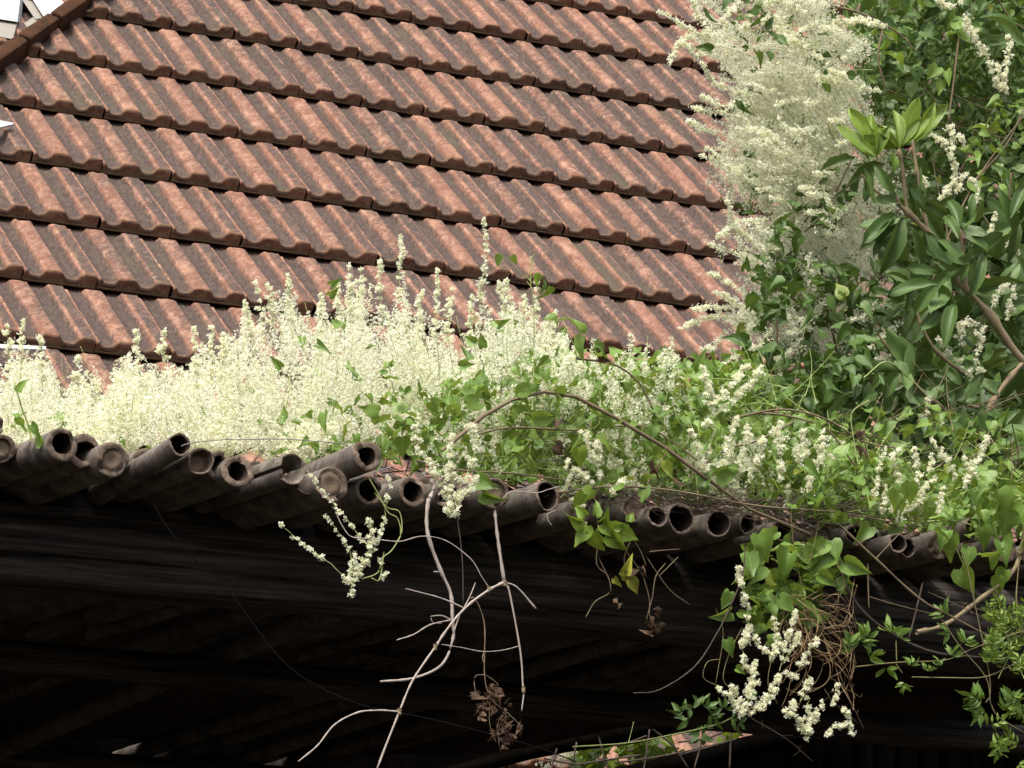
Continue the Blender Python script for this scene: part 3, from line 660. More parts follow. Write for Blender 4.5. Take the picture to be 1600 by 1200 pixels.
for pth in ([(1045, 700), (1010, 760), (985, 800)], [(1240, 660), (1180, 690), (1130, 705), (1060, 760)], [(1180, 645), (1230, 650), (1290, 670), (1330, 720), (1340, 735)], [(1140, 655), (1220, 640), (1290, 655), (1350, 690), (1400, 700)], [(900, 560), (960, 570), (1000, 600), (1020, 640)], [(650, 720), (720, 735), (800, 740), (880, 750)]):
    tube(gb_, smooth_path(W3(pth, rg.uniform(.0, .15))), .0024, .0016, 5)
part(gb_, 'woody_stems', BSTEM, vm)
tube(gs, smooth_path(W3([(832, 640), (834, 560), (834, 480), (829, 440), (830, 400)], .0)), .0013, .0006, 4)
tube(gs, smooth_path(W3([(830, 440), (812, 425), (795, 408), (775, 402)], .0)), .0009, .0006, 4)
for a in range(12): 
    y = 395 + a * 4; tube(gs, W3([(831 - a * .2, y + 8), (831 + (-1) ** a * (4 + a * .4), y)], 0), .0006, .0003, 3)
twiggy(gs, [(600, 640), (900, 560), (1300, 600), (1300, 790), (800, 760)], 260, .02, .6, .05, .14, rg, .0009, None, 1.0)
part(gs, 'green_stems', GSTEM, vm, kind='stuff')
gt = Geo(); twiggy(gt, [(830, 640), (900, 620), (960, 700), (940, 770), (860, 740)], 80, -.01, .3, .04, .11, rg, .0008, None, 1.0)
twiggy(gt, [(880, 760), (1330, 790), (1330, 840), (1100, 800), (880, 790)], 150, -.04, .15, .04, .14, rg, .0009, U * 1.5, .5); part(gt, 'dead_twigs', DTWIG, vm, kind='stuff')
gd = Geo()
for x, y in [(870, 690), (866, 700), (1015, 730), (880, 655), (935, 560), (1050, 735), (1345, 690), (1350, 700)]:
    leaves(gd, HEART, W3([(x, y)], .0), rg.standard_normal((1, 3)) - Z, -FW + rg.standard_normal((1, 3)) * .8, .026, rg, .6, .3)
part(gd, 'dry_leaves', DRYL, vm)
gf, gs = Geo(), Geo()                            # greyer blossom between the leaves
for poly, k, L in (([(880, 545), (1060, 545), (1080, 620), (960, 680), (880, 620)], 75, 60), ([(1080, 640), (1190, 680), (1160, 770), (1070, 720)], 40, 50), ([(860, 640), (1010, 660), (1000, 760), (880, 740)], 30, 40), ([(650, 640), (760, 600), (800, 680), (700, 720)], 30, 50), ([(1180, 660), (1320, 680), (1320, 760), (1180, 760)], 22, 45), ([(700, 560), (880, 520), (880, 620), (720, 640)], 45, 50)):
    for x, y in sample(poly, int(k * 1.5), rg):
        b = rg.uniform(.02, .6); lean = rg.normal(0, 14); P = W3([(x - lean, y + L), (x - lean * .4, y + L * .5), (x, y)], b); spray(gf, gs, P, 8 * px2m(b), 60, rg, .003, .1)
for x in (928, 985, 1013, 1047): P = W3([(x + 3, 610), (x, 575), (x + rg.normal(0, 3), 523 + abs(x - 985) * .1)], .5); spray(gf, gs, P, 8 * px2m(.5), 130, rg, .0028)
o = part(gf, 'blossom_mass', FLOWER, vm, kind='stuff'); part(gs, 'flower_stems', GSTEM, vm, kind='stuff')
ST = [([(705, 806), (698, 775), (672, 730), (655, 700), (645, 665)], 11), ([(703, 805), (716, 770), (735, 725), (742, 690), (738, 662)], 12), ([(704, 790), (706, 750), (702, 715), (705, 672)], 9), ([(716, 775), (735, 765), (748, 742)], 7),
 ([(913, 670), (920, 700), (928, 722)], 8), ([(935, 690), (934, 715), (938, 748)], 8), ([(888, 718), (903, 738), (925, 752)], 9), ([(982, 742), (965, 758), (950, 770)], 7), ([(885, 775), (900, 785), (910, 790)], 6),
 ([(1112, 640), (1104, 600), (1096, 571)], 8), ([(1120, 627), (1145, 600), (1169, 570)], 8), ([(1118, 650), (1150, 620), (1175, 597), (1191, 571)], 9), ([(1100, 665), (1115, 640), (1112, 610)], 9), ([(1103, 735), (1088, 700), (1078, 673)], 7), ([(1127, 735), (1140, 690), (1152, 652)], 9), ([(1155, 738), (1165, 700), (1169, 664)], 8), ([(1168, 745), (1184, 712), (1194, 683)], 8),
 ([(1220, 752), (1221, 705), (1213, 672), (1228, 657)], 8), ([(1264, 775), (1262, 720), (1255, 673)], 9), ([(1262, 770), (1280, 715), (1291, 668)], 9)]
for pts, wpx in ST:
    gf, gs = Geo(), Geo(); b = -.11 if pts[0][0] < 800 else -.02; P = W3(pts, b); ln = sum(math.dist(p, q) for p, q in zip(pts[:-1], pts[1:]))
    spray(gf, gs, P, wpx * 1.15 * px2m(b), int(ln * 4.6), rg, .0028, .0, .0009, .35, .0022)
    o = part(gf, 'flower_spike', FLOWER, vm); gs.build('stalk', GSTEM, o)

# ------------------------------------------------------------------ C: blossom cascading in front of the roof (upper right)
rg = np.random.default_rng(13)
vc = empty('climbing_vine', G(.95, 1.3, .02)); tag(vc, 'tall curtain of pale blossom cascading down in front of the roof tiles', 'vine')
TRAIL = [(1135, 560), (1150, 590), (1110, 575), (1165, 545), (1140, 530), (1190, 600), (1120, 610), (1210, 560), (1230, 520), (1095, 545), (1160, 620), (1250, 500), (1345, 545), (1365, 530), (1370, 560), (1330, 500)]
LB = np.array([(-120, 1035), (-30, 1040), (0, 1055), (60, 1085), (100, 1105), (130, 1120), (190, 1100), (215, 1115), (260, 1125), (300, 1150), (340, 1165), (400, 1165), (440, 1150), (480, 1130), (520, 1130)])
RB = np.array([(-120, 1310), (0, 1312), (60, 1285), (110, 1310), (200, 1318), (300, 1335), (400, 1345), (450, 1350), (520, 1330)])
gf, gs, gl = Geo(), Geo(), Geo()
n = 0
CY = rg.uniform(-110, 520, 210); CU = rg.random(210) ** 1.0; CB = rg.uniform(.9, 1.9, 210); CA = rg.normal(0, .45, 210)
while n < 1500:
    k = rg.integers(0, 210); y = CY[k] + rg.normal(0, 11); l, r = np.interp(y, LB[:, 0], LB[:, 1]), np.interp(y, RB[:, 0], RB[:, 1]); x = l + 8 + (r - l) * CU[k] + rg.normal(0, 13)
    pr = 1 if y < 380 else (.75 if y < 440 else .55)
    if y > 250 and x > 1290: pr *= .7
    if y < 110 and x < 1180: pr *= .38
    if 30 < y < 105 and 1180 < x < 1260: pr *= .35
    if rg.random() > pr: continue
    b = CB[k] + rg.normal(0, .05); s = px2m(b); L = rg.uniform(50, 100)
    ang = (2.6 if x < 1220 else 2.0) + CA[k] + rg.normal(0, .25); dx, dy = math.cos(ang) * L, -math.sin(ang) * L * .9
    if y < 120: dy *= .5
    P = np.array([pg(x - dx, y - dy + 8, b + .1), pg(x - dx * .5, y - dy * .55, b + .04), pg(x, y, b - .02)])
    spray(gf, gs, P, rg.uniform(10, 17) * s, 80, rg, .0033, .0)
    n += 1
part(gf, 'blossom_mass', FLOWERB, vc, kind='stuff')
for y0, y1 in ((0, 130), (100, 300), (250, 520)):
    twiggy(gs, [(1190, y0), (1350, y0), (1370, y1), (1210, y1)], 90, 1.0, 1.8, .06, .2, rg, .0009, -U * .8 + Z * .6, .9)
part(gs, 'green_stems', GSTEM, vc, kind='stuff')
gb_ = Geo()
for pth in ([(1213, 560), (1218, 440), (1240, 380), (1290, 330), (1330, 250)], [(1202, 560), (1203, 470), (1216, 420), (1225, 400)], [(1310, 560), (1290, 480), (1260, 450), (1225, 455)], [(1300, 10), (1345, 21), (1404, 52), (1430, 80)], [(1225, 455), (1280, 500), (1320, 530)], [(1380, 45), (1372, 90), (1385, 140)], [(1230, 45), (1250, 60), (1262, 80), (1258, 110)], [(1340, 280), (1300, 310), (1262, 340), (1240, 380)]):
    tube(gb_, smooth_path(W3(pth, .95 + rg.random() * .1)), .003, .0018, 5)
part(gb_, 'woody_stems', BSTEM, vc)
leaf_patch(gl, [(1130, -60), (1340, -60), (1380, 480), (1180, 480)], 330, 1.0, 1.9, .018, .04, rg)
leaf_patch(gl, [(1180, 380), (1250, 400), (1380, 430), (1390, 560), (1330, 640), (1190, 640), (1150, 600)], 520, .7, 1.3, .028, .045, rg, clump=70, sg=None)
leaf_patch(gl, [(1195, 370), (1240, 300), (1310, 270), (1345, 300), (1250, 400), (1210, 470)], 70, .85, 1.0, .022, .036, rg)
for x, y in [(1195, 40), (1110, 80), (1180, 85), (1160, 158), (1186, 15), (1105, 15), (1290, 130), (1325, 118), (1290, 340), (1165, 420), (1215, 60), (1205, 50)]:
    leaves(gl, HEART, W3([(x, y)], .88), rg.standard_normal((1, 3)) * .6 - Z * .4, -FW + rg.standard_normal((1, 3)) * .5, .034, rg, .85)
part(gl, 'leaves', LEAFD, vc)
FRONT = [(rg.uniform(1110 + .12 * y_, 1320), y_, rg.normal(.4, .5)) for y_ in rg.uniform(-10, 400, 42)]
SC = [([(1150, 62), (1100, 55), (1065, 62), (1045, 102)], 10), ([(1120, 75), (1075, 45), (1032, 18)], 9), ([(1110, 60), (1090, 25), (1080, 0)], 10), ([(1130, 70), (1090, 85), (1062, 60)], 9), ([(1160, 60), (1170, 30), (1215, 0), (1260, 20)], 12), ([(1180, 160), (1130, 165), (1096, 150)], 11), ([(1170, 150), (1120, 130), (1095, 95)], 9), ([(1170, 190), (1120, 175), (1079, 168)], 10), ([(1160, 215), (1110, 205), (1074, 190)], 10), ([(1180, 255), (1140, 262), (1098, 243)], 11),
 ([(1190, 290), (1150, 270), (1100, 225)], 9), ([(1200, 395), (1155, 360), (1135, 312)], 8), ([(1200, 420), (1160, 400), (1106, 380)], 9), ([(1190, 470), (1150, 448), (1109, 427)], 9), ([(1170, 500), (1110, 495), (1060, 515)], 7), ([(1170, 480), (1110, 480), (1082, 484)], 8), ([(1190, 500), (1145, 470), (1117, 455)], 8), ([(1200, 345), (1160, 345), (1120, 370)], 8),
 ([(1290, 50), (1340, 30), (1385, 42)], 8), ([(1290, 38), (1320, 32), (1360, 36)], 8), ([(1270, 122), (1310, 130), (1375, 142)], 7), ([(1200, 20), (1260, 80), (1330, 130)], 13), ([(1190, 30), (1240, 60), (1280, 90)], 12)]
for pts, wpx in SC + [([(x + 45 * math.cos(a), y + 45 * math.sin(a) * .8), (x + 22 * math.cos(a), y + 20 * math.sin(a)), (x, y)], 8) for x, y, a in FRONT] + [([(x + 40, y - 30), (x + 22, y - 6), (x, y)], 9) for x, y in TRAIL]:
    gf, gs = Geo(), Geo(); P = W3(pts, .95, .88); ln = sum(math.dist(p, q) for p, q in zip(pts[:-1], pts[1:]))
    spray(gf, gs, P, wpx * px2m(.9), int(ln * 3.2), rg, .0032, .0, .0009, .4, .0024); o = part(gf, 'flower_spike', FLOWER, vc); gs.build('stalk', GSTEM, o)

# ------------------------------------------------------------------ E: dark ivy-like wall of leaves at the upper right
rg = np.random.default_rng(14)
ve = empty('leafy_creeper', G(1.35, 1.9, .02)); tag(ve, 'dark green creeper filling the upper right corner behind the glossy leaved tree', 'creeper')
gl, gs = Geo(), Geo()
EP = [(1330, -90), (1900, -90), (1900, 760), (1500, 760), (1400, 620), (1385, 420), (1350, 250), (1335, 100)]
leaf_patch(gl, EP, 3600, 1.5, 2.7, .03, .052, rg, clump=900)
leaf_patch(gl, [(1330, -90), (1900, -90), (1900, 180), (1430, 170), (1340, 110)], 1300, 1.3, 1.9, .028, .045, rg, clump=300)
leaf_patch(gl, [(1350, -90), (2000, -90), (2000, 800), (1500, 800), (1440, 560), (1400, 420), (1370, 250)], 3200, 2.4, 3.2, .07, .1, rg)
leaf_patch(gl, [(1250, 600), (1440, 540), (2000, 520), (2000, 820), (1250, 790)], 1300, 1.3, 2.3, .05, .075, rg)
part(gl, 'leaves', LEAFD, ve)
gl = Geo(); leaf_patch(gl, [(1340, -60), (1900, -60), (1900, 120), (1500, 60), (1370, 130)], 170, 1.2, 1.4, .026, .042, rg, clump=40)
leaf_patch(gl, [(1520, 130), (1700, 130), (1700, 380), (1560, 360), (1500, 250)], 130, 1.1, 1.4, .026, .042, rg, clump=30)
for x, y in [(1465, 105), (1472, 125), (1478, 112), (1460, 185), (1400, 245)]: leaves(gl, HEART, W3([(x, y)], 1.2), -Z[None] + rg.standard_normal((1, 3)) * .3, -FW[None], .036, rg)
part(gl, 'young_leaves', LEAF, ve)
twiggy(gs, EP, 300, 1.3, 2.2, .1, .3, rg, .0016, None, 1.0); 
for pth in ([(1498, 60), (1490, 130), (1482, 190)], [(1450, 460), (1490, 350), (1540, 260), (1600, 180)], [(1525, 280), (1570, 230), (1600, 170)], [(1575, 330), (1580, 270)], [(1560, 0), (1580, 30), (1620, 60)]):
    tube(gs, smooth_path(W3(pth, 1.15)), .0026, .002, 5)
part(gs, 'stems', BSTEM, ve, kind='stuff')
SE = [([(1500, 20), (1535, 75), (1560, 130), (1572, 142)], 11), ([(1510, 40), (1540, 80), (1570, 120)], 10), ([(1578, 55), (1575, 90), (1562, 138)], 7), ([(1440, 205), (1475, 222), (1492, 260), (1487, 290)], 10), ([(1478, 194), (1492, 215), (1482, 250)], 8), ([(1508, 268), (1500, 290), (1493, 300)], 9), ([(1515, 275), (1527, 300), (1515, 325)], 5), ([(1500, 210), (1506, 228)], 6), ([(1555, 330), (1548, 360), (1545, 385)], 6), ([(1575, 380), (1590, 395)], 6), ([(1482, 290), (1468, 320), (1480, 345)], 6), ([(1505, 0), (1480, 10), (1465, 0)], 6), ([(1440, 275), (1450, 295)], 5)]
for pts, wpx in SE:
    gf, gs = Geo(), Geo(); P = W3(pts, .98); ln = sum(math.dist(p, q) for p, q in zip(pts[:-1], pts[1:]))
    spray(gf, gs, P, wpx * px2m(.95), int(ln * 3.4) + 20, rg, .0034, .0, .0009, .35, .0026); o = part(gf, 'flower_spike', FLOWER, ve); gs.build('stalk', GSTEM, o)

# ------------------------------------------------------------------ F: glossy leaved tree
rg = np.random.default_rng(15)
tr = empty('glossy_leaved_tree', G(1.9, .8, -.6)); tag(tr, 'young tree with large glossy oblong leaves and a bright green leafy tip at the right', 'tree')
gb_ = Geo(); bt = .85
for pth, r0, r1 in (([(1760, 660), (1680, 620), (1600, 565), (1545, 490), (1500, 440), (1470, 385), (1430, 343), (1405, 320)], .0085, .0055), ([(1410, 325), (1385, 285), (1370, 250)], .0038, .003), ([(1417, 330), (1411, 270), (1404, 232)], .0042, .0034), ([(1405, 320), (1370, 300), (1345, 272)], .003, .0022), ([(1437, 300), (1430, 250), (1425, 214)], .003, .003), ([(1455, 375), (1440, 320), (1436, 300)], .0035, .003), ([(1510, 450), (1505, 400), (1500, 350)], .004, .003), ([(1600, 565), (1570, 600), (1545, 640), (1535, 690)], .005, .006), ([(1545, 640), (1520, 635), (1505, 632)], .004, .003), ([(1400, 560), (1430, 600), (1475, 640), (1540, 690)], .0035, .005), ([(1430, 480), (1445, 520), (1475, 560), (1560, 620)], .003, .004), ([(1370, 520), (1400, 560)], .0025, .003)):
    tube(gb_, smooth_path(W3(pth, bt, bt)), r0, r1, 9, rng=rg, knots=7)
part(gb_, 'branches', GSTALK, tr)
gy, gg = Geo(), Geo()
def rosette(g, x, y, angs, lens, b, wide=1.0, zl=-.1, nz=0.0):
    for a, L in zip(angs, lens):
        t = math.radians(a + rg.normal(0, 7 if g is gy else 20)); d = RX * math.cos(t) + UPV * math.sin(t) + FW * (zl + rg.normal(0, .2 if g is gy else .4))
        n_ = nrm(-FW * 1.0 + Z * .45 + rg.normal(0, .3, 3) + nz); q_ = 0 if g is gy else 9; p = pg(x + rg.normal(0, q_), y + rg.normal(0, q_), b + rg.normal(0, .015 if g is gy else .05))
        leaves(g, OVAL, p[None], d[None], n_[None], L * px2m(b) * rg.uniform(.85, 1.15), rg, wide * .72, .03)
rosette(gy, 1404, 232, [160, 128, 92, 70, 52, 35, 108], [70, 70, 82, 88, 72, 78, 62], .80, 1.15)
rosette(gy, 1368, 245, [150, 122, 95, 135, 75], [82, 90, 82, 60, 60], .82, 1.15)
rosette(gy, 1426, 222, [65, 45, 80, 100, 30], [80, 92, 62, 66, 50], .88, 1.0)
rosette(gg, 1368, 258, [210, 235, -20, 190], [60, 60, 62, 45], .84, 1.1)
rosette(gg, 1350, 262, [200, 250, 290], [55, 60, 62], .84, 1.1)
rosette(gg, 1402, 335, [175, 195, 225, 240, 160, 210, 265, 250], [75, 82, 88, 100, 60, 78, 60, 80], .80, 1.15)
rosette(gg, 1440, 330, [95, 120, 60, 20, -30, -60], [80, 70, 60, 70, 72, 80], .88, 1.15)
rosette(gg, 1500, 355, [90, 60, 40, 115, 150, -40, -10], [68, 60, 62, 68, 72, 60, 66], .82, 1.25)
rosette(gg, 1510, 405, [80, 120, 150, 200, 240], [62, 50, 66, 75, 70], .80, 1.35)
rosette(gg, 1475, 430, [-80, -95, -65, 20, 200, 230, 175, 150], [90, 90, 85, 60, 88, 96, 80, 70], .78, 1.2)
rosette(gg, 1515, 455, [20, 5, 40, -20, -60, 75], [90, 92, 72, 80, 80, 60], .86, 1.15)
rosette(gg, 1430, 455, [110, 130, 150, 90, 240, 280], [66, 66, 60, 50, 60, 62], .95, 1.15)
rosette(gg, 1482, 480, [250, 235, 265, 220, 300, 200], [100, 105, 90, 85, 90, 70], .80, 1.15)
rosette(gg, 1420, 585, [120, 95, 150, 170, 200, 70, 50, 230, 20], [70, 80, 72, 76, 60, 70, 66, 60, 60], .85, 1.15)
rosette(gg, 1510, 635, [160, 130, 100, 80, 190, 230, 250, 60, 205], [70, 70, 66, 70, 70, 72, 70, 50, 56], .80, 1.2)
rosette(gg, 1560, 700, [100, 80, 60, 30, 120], [90, 86, 84, 70, 66], .78, 1.3)
rosette(gg, 1556, 665, [25, 5, -15, 40], [80, 84, 80, 66], .74, 1.35)
rosette(gg, 1560, 480, [60, 30, 100, -30, -60, 130, 0], [80, 80, 70, 80, 70, 66, 75], .95, 1.15)
rosette(gg, 1590, 350, [150, 120, 180, 210, 90, 240, 60], [80, 82, 80, 75, 70, 70, 80], 1.0, 1.15)
rosette(gg, 1600, 560, [120, 160, 200, 240, 90, 270], [75, 80, 76, 80, 60, 70], .95, 1.2)
rosette(gg, 1590, 60, [140, 180, 200, 120, 230], [80, 76, 70, 60, 50], 1.05, 1.1)
rosette(gg, 1340, 600, [20, 60, 100, -40, 150, -80], [60, 62, 60, 56, 50, 60], 1.0, 1.15)
for x, y in sample([(1440, 300), (1640, 260), (1700, 700), (1500, 720), (1380, 660), (1400, 520)], 20, rg):
    rosette(gg, x, y, rg.uniform(0, 360, 6), rg.uniform(55, 80, 6), 1.15 + rg.random() * .2, 1.15)
leaf_patch(gg, [(1330, 560), (1560, 560), (1600, 760), (1400, 760), (1330, 700)], 230, .7, 1.2, .05, .08, rg, OVAL, wide=1.3)
part(gg, 'leaves', GLOSS, tr); part(gy, 'young_leaves', YOUNG, tr, 'bright yellow green young leaves at the tip')

# ------------------------------------------------------------------ D: low flowering vine at the right, over the poles
rg = np.random.default_rng(16)
vd = empty('ground_vine', G(1.25, .15, .0)); tag(vd, 'leafy vine with clustered upright white flower spikes above the bamboo at far right', 'vine')
gl, gs, gt = Geo(), Geo(), Geo()
leaf_patch(gl, [(1270, 700), (1560, 740), (1700, 740), (1700, 830), (1480, 835), (1380, 830), (1270, 800)], 1000, .0, .6, .022, .04, rg, clump=180, sg=gs)
leaf_patch(gl, [(1290, 640), (1480, 640), (1700, 700), (1700, 780), (1280, 760)], 260, .4, .9, .026, .042, rg, sg=gs)
for x, y, s in [(1358, 838, .042), (1315, 815, .032), (1490, 850, .05), (1480, 845, .04), (1533, 840, .042), (1565, 862, .042), (1500, 905, .052), (1545, 885, .05), (1560, 915, .04), (1572, 905, .04), (1515, 870, .04), (1585, 800, .06), (1560, 780, .06), (1575, 815, .055), (1258, 870, .05), (1420, 770, .04), (1400, 780, .045), (1450, 800, .045), (1600, 840, .05)]:
    leaves(gl, HEART, W3([(x, y - 15)], -.03), -Z[None] + rg.standard_normal((1, 3)) * .4, -FW + rg.standard_normal((1, 3)) * .3, s, rg)
part(gl, 'leaves', LEAF, vd)
twiggy(gs, [(1270, 680), (1700, 720), (1700, 830), (1270, 800)], 150, .0, .6, .05, .14, rg, .0009, None, 1.0)
for pth in ([(1340, 720), (1330, 660), (1335, 640), (1358, 625)], [(1350, 590), (1385, 565), (1420, 590), (1455, 625)], [(1456, 820), (1480, 830), (1500, 870), (1512, 900)], [(1440, 815), (1500, 815), (1555, 840), (1600, 870)]): tube(gs, smooth_path(W3(pth, .0)), .0012, .0009, 4)
part(gs, 'green_stems', GSTEM, vd, kind='stuff')
twiggy(gt, [(1280, 640), (1620, 620), (1620, 790), (1420, 740), (1280, 730)], 75, .1, .9, .06, .2, rg, .0012, U, .7); part(gt, 'dead_twigs', BSTEM, vd, kind='stuff')
SD = [([(1362, 795), (1370, 750), (1383, 702)], 8), ([(1380, 800), (1382, 780), (1386, 757)], 7), ([(1425, 770), (1406, 745), (1396, 715), (1406, 702)], 8), ([(1410, 805), (1425, 770), (1436, 740), (1428, 697)], 8), ([(1495, 750), (1478, 720), (1456, 687)], 9), ([(1452, 735), (1458, 722), (1457, 710)], 7), ([(1508, 760), (1525, 725), (1538, 700), (1545, 672)], 9), ([(1525, 748), (1515, 732), (1506, 713)], 8), ([(1467, 808), (1470, 780), (1475, 757)], 8), ([(1390, 800), (1400, 785), (1407, 767)], 7), ([(1430, 780), (1445, 765), (1460, 745)], 6), ([(1400, 810), (1420, 795), (1440, 780)], 8)]
for pts, wpx in SD:
    gf, gs = Geo(), Geo(); P = W3(pts, .0); ln = sum(math.dist(p, q) for p, q in zip(pts[:-1], pts[1:]))
    spray(gf, gs, P, wpx * px2m(0), int(ln * 3.0) + 10, rg, .0031, .0, .0009, .3, .0018); o = part(gf, 'flower_spike', FLOWER, vd); gs.build('stalk', GSTEM, o)
for pts, wpx in [([(1530, 597), (1500, 570), (1478, 545), (1463, 528)], 8), ([(1533, 597), (1525, 560), (1535, 535), (1525, 520)], 8), ([(1500, 520), (1515, 500), (1540, 520)], 10), ([(1455, 665), (1450, 645), (1452, 622)], 4), ([(1478, 680), (1465, 660)], 5), ([(1500, 540), (1497, 520), (1500, 505)], 8), ([(1575, 500), (1580, 470), (1585, 440)], 7), ([(1550, 480), (1560, 455), (1580, 440)], 7)]:
    gf, gs = Geo(), Geo(); P = W3(pts, .7); ln = sum(math.dist(p, q) for p, q in zip(pts[:-1], pts[1:]))
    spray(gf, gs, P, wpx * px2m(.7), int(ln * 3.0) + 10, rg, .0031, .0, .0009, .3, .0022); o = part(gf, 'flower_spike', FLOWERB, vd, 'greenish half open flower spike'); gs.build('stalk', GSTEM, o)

# ------------------------------------------------------------------ G: hanging leafy cluster with white flowers
rg = np.random.default_rng(17)
vg = empty('hanging_vine', pg(1235, 830, -.03)); tag(vg, 'hanging bunch of vine leaves with white flowers and tangled tan tendrils below it', 'hanging vine')
gl, gs, gt = Geo(), Geo(), Geo()
leaf_patch(gl, [(1175, 840), (1235, 850), (1300, 850), (1330, 900), (1290, 930), (1290, 970), (1230, 960), (1190, 990), (1160, 960), (1165, 900)], 150, -.06, .1, .028, .046, rg, down=.5, sg=gs)
for x, y, s in [(1185, 835, .05), (1170, 865, .045), (1214, 830, .036), (1235, 865, .05), (1300, 845, .04), (1320, 880, .05), (1280, 900, .04), (1300, 875, .05), (1140, 925, .035), (1140, 955, .036), (1135, 1000, .032), (1195, 930, .03), (1200, 1000, .035), (1150, 1045, .02), (1180, 1080, .02), (1290, 850, .04)]:
    leaves(gl, HEART, W3([(x, y)], -.06), RX[None] * rg.normal(0, 1.0) - Z[None] * rg.uniform(.1, 1) + rg.standard_normal((1, 3)) * .2, -FW + rg.standard_normal((1, 3)) * .35, s, rg)
part(gl, 'leaves', LEAF, vg)
for pth in ([(1235, 790), (1240, 850), (1255, 930), (1260, 980)], [(1280, 812), (1270, 860), (1262, 885)], [(1160, 980), (1140, 1020), (1130, 1060), (1145, 1080)], [(1130, 1075), (1100, 1060), (1105, 1035), (1125, 1030)], [(1225, 960), (1200, 1060), (1215, 1100)], [(1118, 950), (1130, 990), (1118, 1070)]):
    tube(gs, smooth_path(W3(pth, -.05)), .0009, .0007, 4)
part(gs, 'green_stems', RSTEM, vg)
for k in range(52):
    x, y = rg.normal(1262, 22), rg.normal(965, 22); a = rg.uniform(-.6, 1.4); cu = rg.normal(.35, .45); pts = []
    for q in range(7):
        pts.append((x, y)); x += 24 * math.cos(a); y += 24 * math.sin(a); a += cu + rg.normal(0, .3)
    pts = [p for p in pts if 1215 < p[0] < 1340 and p[1] < 1125]
    if len(pts) < 3: continue
    P = smooth_path(np.array([pg(*p, -.05 + rg.normal(0, .02)) for p in pts])); tube(gt, P, .0007 * rg.uniform(.7, 1.8), .0005, 4)
part(gt, 'dry_tendrils', plain('tan_tendril', (.12, .07, .035), (.42, .3, .16)), vg, kind=None)
SG = [([(1166, 1010), (1168, 960), (1160, 920), (1155, 887)], 8), ([(1172, 1050), (1160, 1020), (1165, 985)], 8), ([(1207, 1035), (1215, 1004), (1208, 962)], 8), ([(1218, 1048), (1228, 1000), (1243, 955)], 8), ([(1210, 1030), (1190, 1010), (1173, 985)], 7), ([(1220, 1040), (1240, 1010), (1250, 990)], 8), ([(1246, 1040), (1262, 1020), (1278, 998)], 7), ([(1160, 1120), (1172, 1075), (1180, 1030)], 8), ([(1160, 1118), (1140, 1090), (1117, 1075)], 6), ([(1170, 1115), (1200, 1085), (1218, 1055)], 9), ([(1160, 1110), (1150, 1085), (1140, 1070)], 9), ([(1180, 1110), (1195, 1100), (1210, 1080)], 9), ([(1175, 1100), (1170, 1080), (1185, 1060)], 9),
 ([(1263, 1160), (1250, 1130), (1225, 1110)], 9), ([(1265, 1150), (1265, 1120), (1262, 1090)], 9), ([(1270, 1130), (1280, 1110), (1285, 1095)], 8), ([(1255, 1140), (1240, 1115), (1240, 1095)], 8), ([(1330, 1150), (1330, 1125), (1318, 1107)], 6), ([(1325, 1135), (1305, 1135), (1292, 1148)], 6), ([(1300, 1100), (1310, 1085), (1308, 1070)], 6), ([(1245, 1060), (1235, 1055), (1225, 1052)], 4), ([(1250, 1095), (1258, 1075), (1268, 1060)], 5)]
for pts, wpx in SG:
    gf, gs = Geo(), Geo(); P = W3(pts, -.09); ln = sum(math.dist(p, q) for p, q in zip(pts[:-1], pts[1:]))
    spray(gf, gs, P, wpx * px2m(-.1), int(ln * 3.0) + 12, rg, .0032, .0, .0009, .3, .0019); o = part(gf, 'flower_spike', FLOWER, vg); gs.build('stalk', GSTEM, o)

# ------------------------------------------------------------------ H: thin hanging flower spray below the left-centre poles
rg = np.random.default_rng(18)
vh = empty('hanging_flower_spray', pg(590, 745, -.08)); tag(vh, 'sparse flowering vine spray dangling in front of the black beam, left of the bleached stem', 'hanging vine')
gs = Geo()
for pth in ([(575, 745), (590, 770), (606, 800), (621, 810), (626, 835), (612, 860), (598, 872), (590, 895), (565, 905)], [(585, 770), (605, 793), (624, 800), (628, 830), (618, 850)], [(600, 862), (593, 905), (580, 903)], [(550, 880), (553, 915)]): tube(gs, smooth_path(W3(pth, -.1)), .0012, .001, 4)
part(gs, 'green_stems', GSTEM, vh)
SH = [([(553, 932), (540, 905), (505, 872), (470, 848), (440, 818)], 5, 1.0), ([(572, 850), (540, 810), (505, 770), (480, 735)], 4.5, 1.0), ([(545, 912), (548, 870), (528, 830), (509, 805)], 4, .8), ([(552, 915), (566, 880), (578, 850), (582, 815)], 6, 1.5), ([(560, 905), (588, 850), (600, 810), (606, 770)], 5, 1.2), ([(590, 870), (600, 895), (597, 905)], 5, .8), ([(548, 925), (556, 890), (552, 860)], 5, 1.0), ([(612, 765), (608, 752), (606, 742)], 5, 1.2), ([(582, 850), (577, 825), (572, 812)], 7, 2.2)]
for pts, wpx, dn in SH:
    gf, gs = Geo(), Geo(); P = W3(pts, -.1); ln = sum(math.dist(p, q) for p, q in zip(pts[:-1], pts[1:]))
    spray(gf, gs, P, wpx * px2m(-.1), int(ln * dn * 1.1) + 5, rg, .0032, .0, .0009, .25, .0014, skip=.35); o = part(gf, 'flower_spike', FLOWER, vh); gs.build('stalk', GSTEM, o)

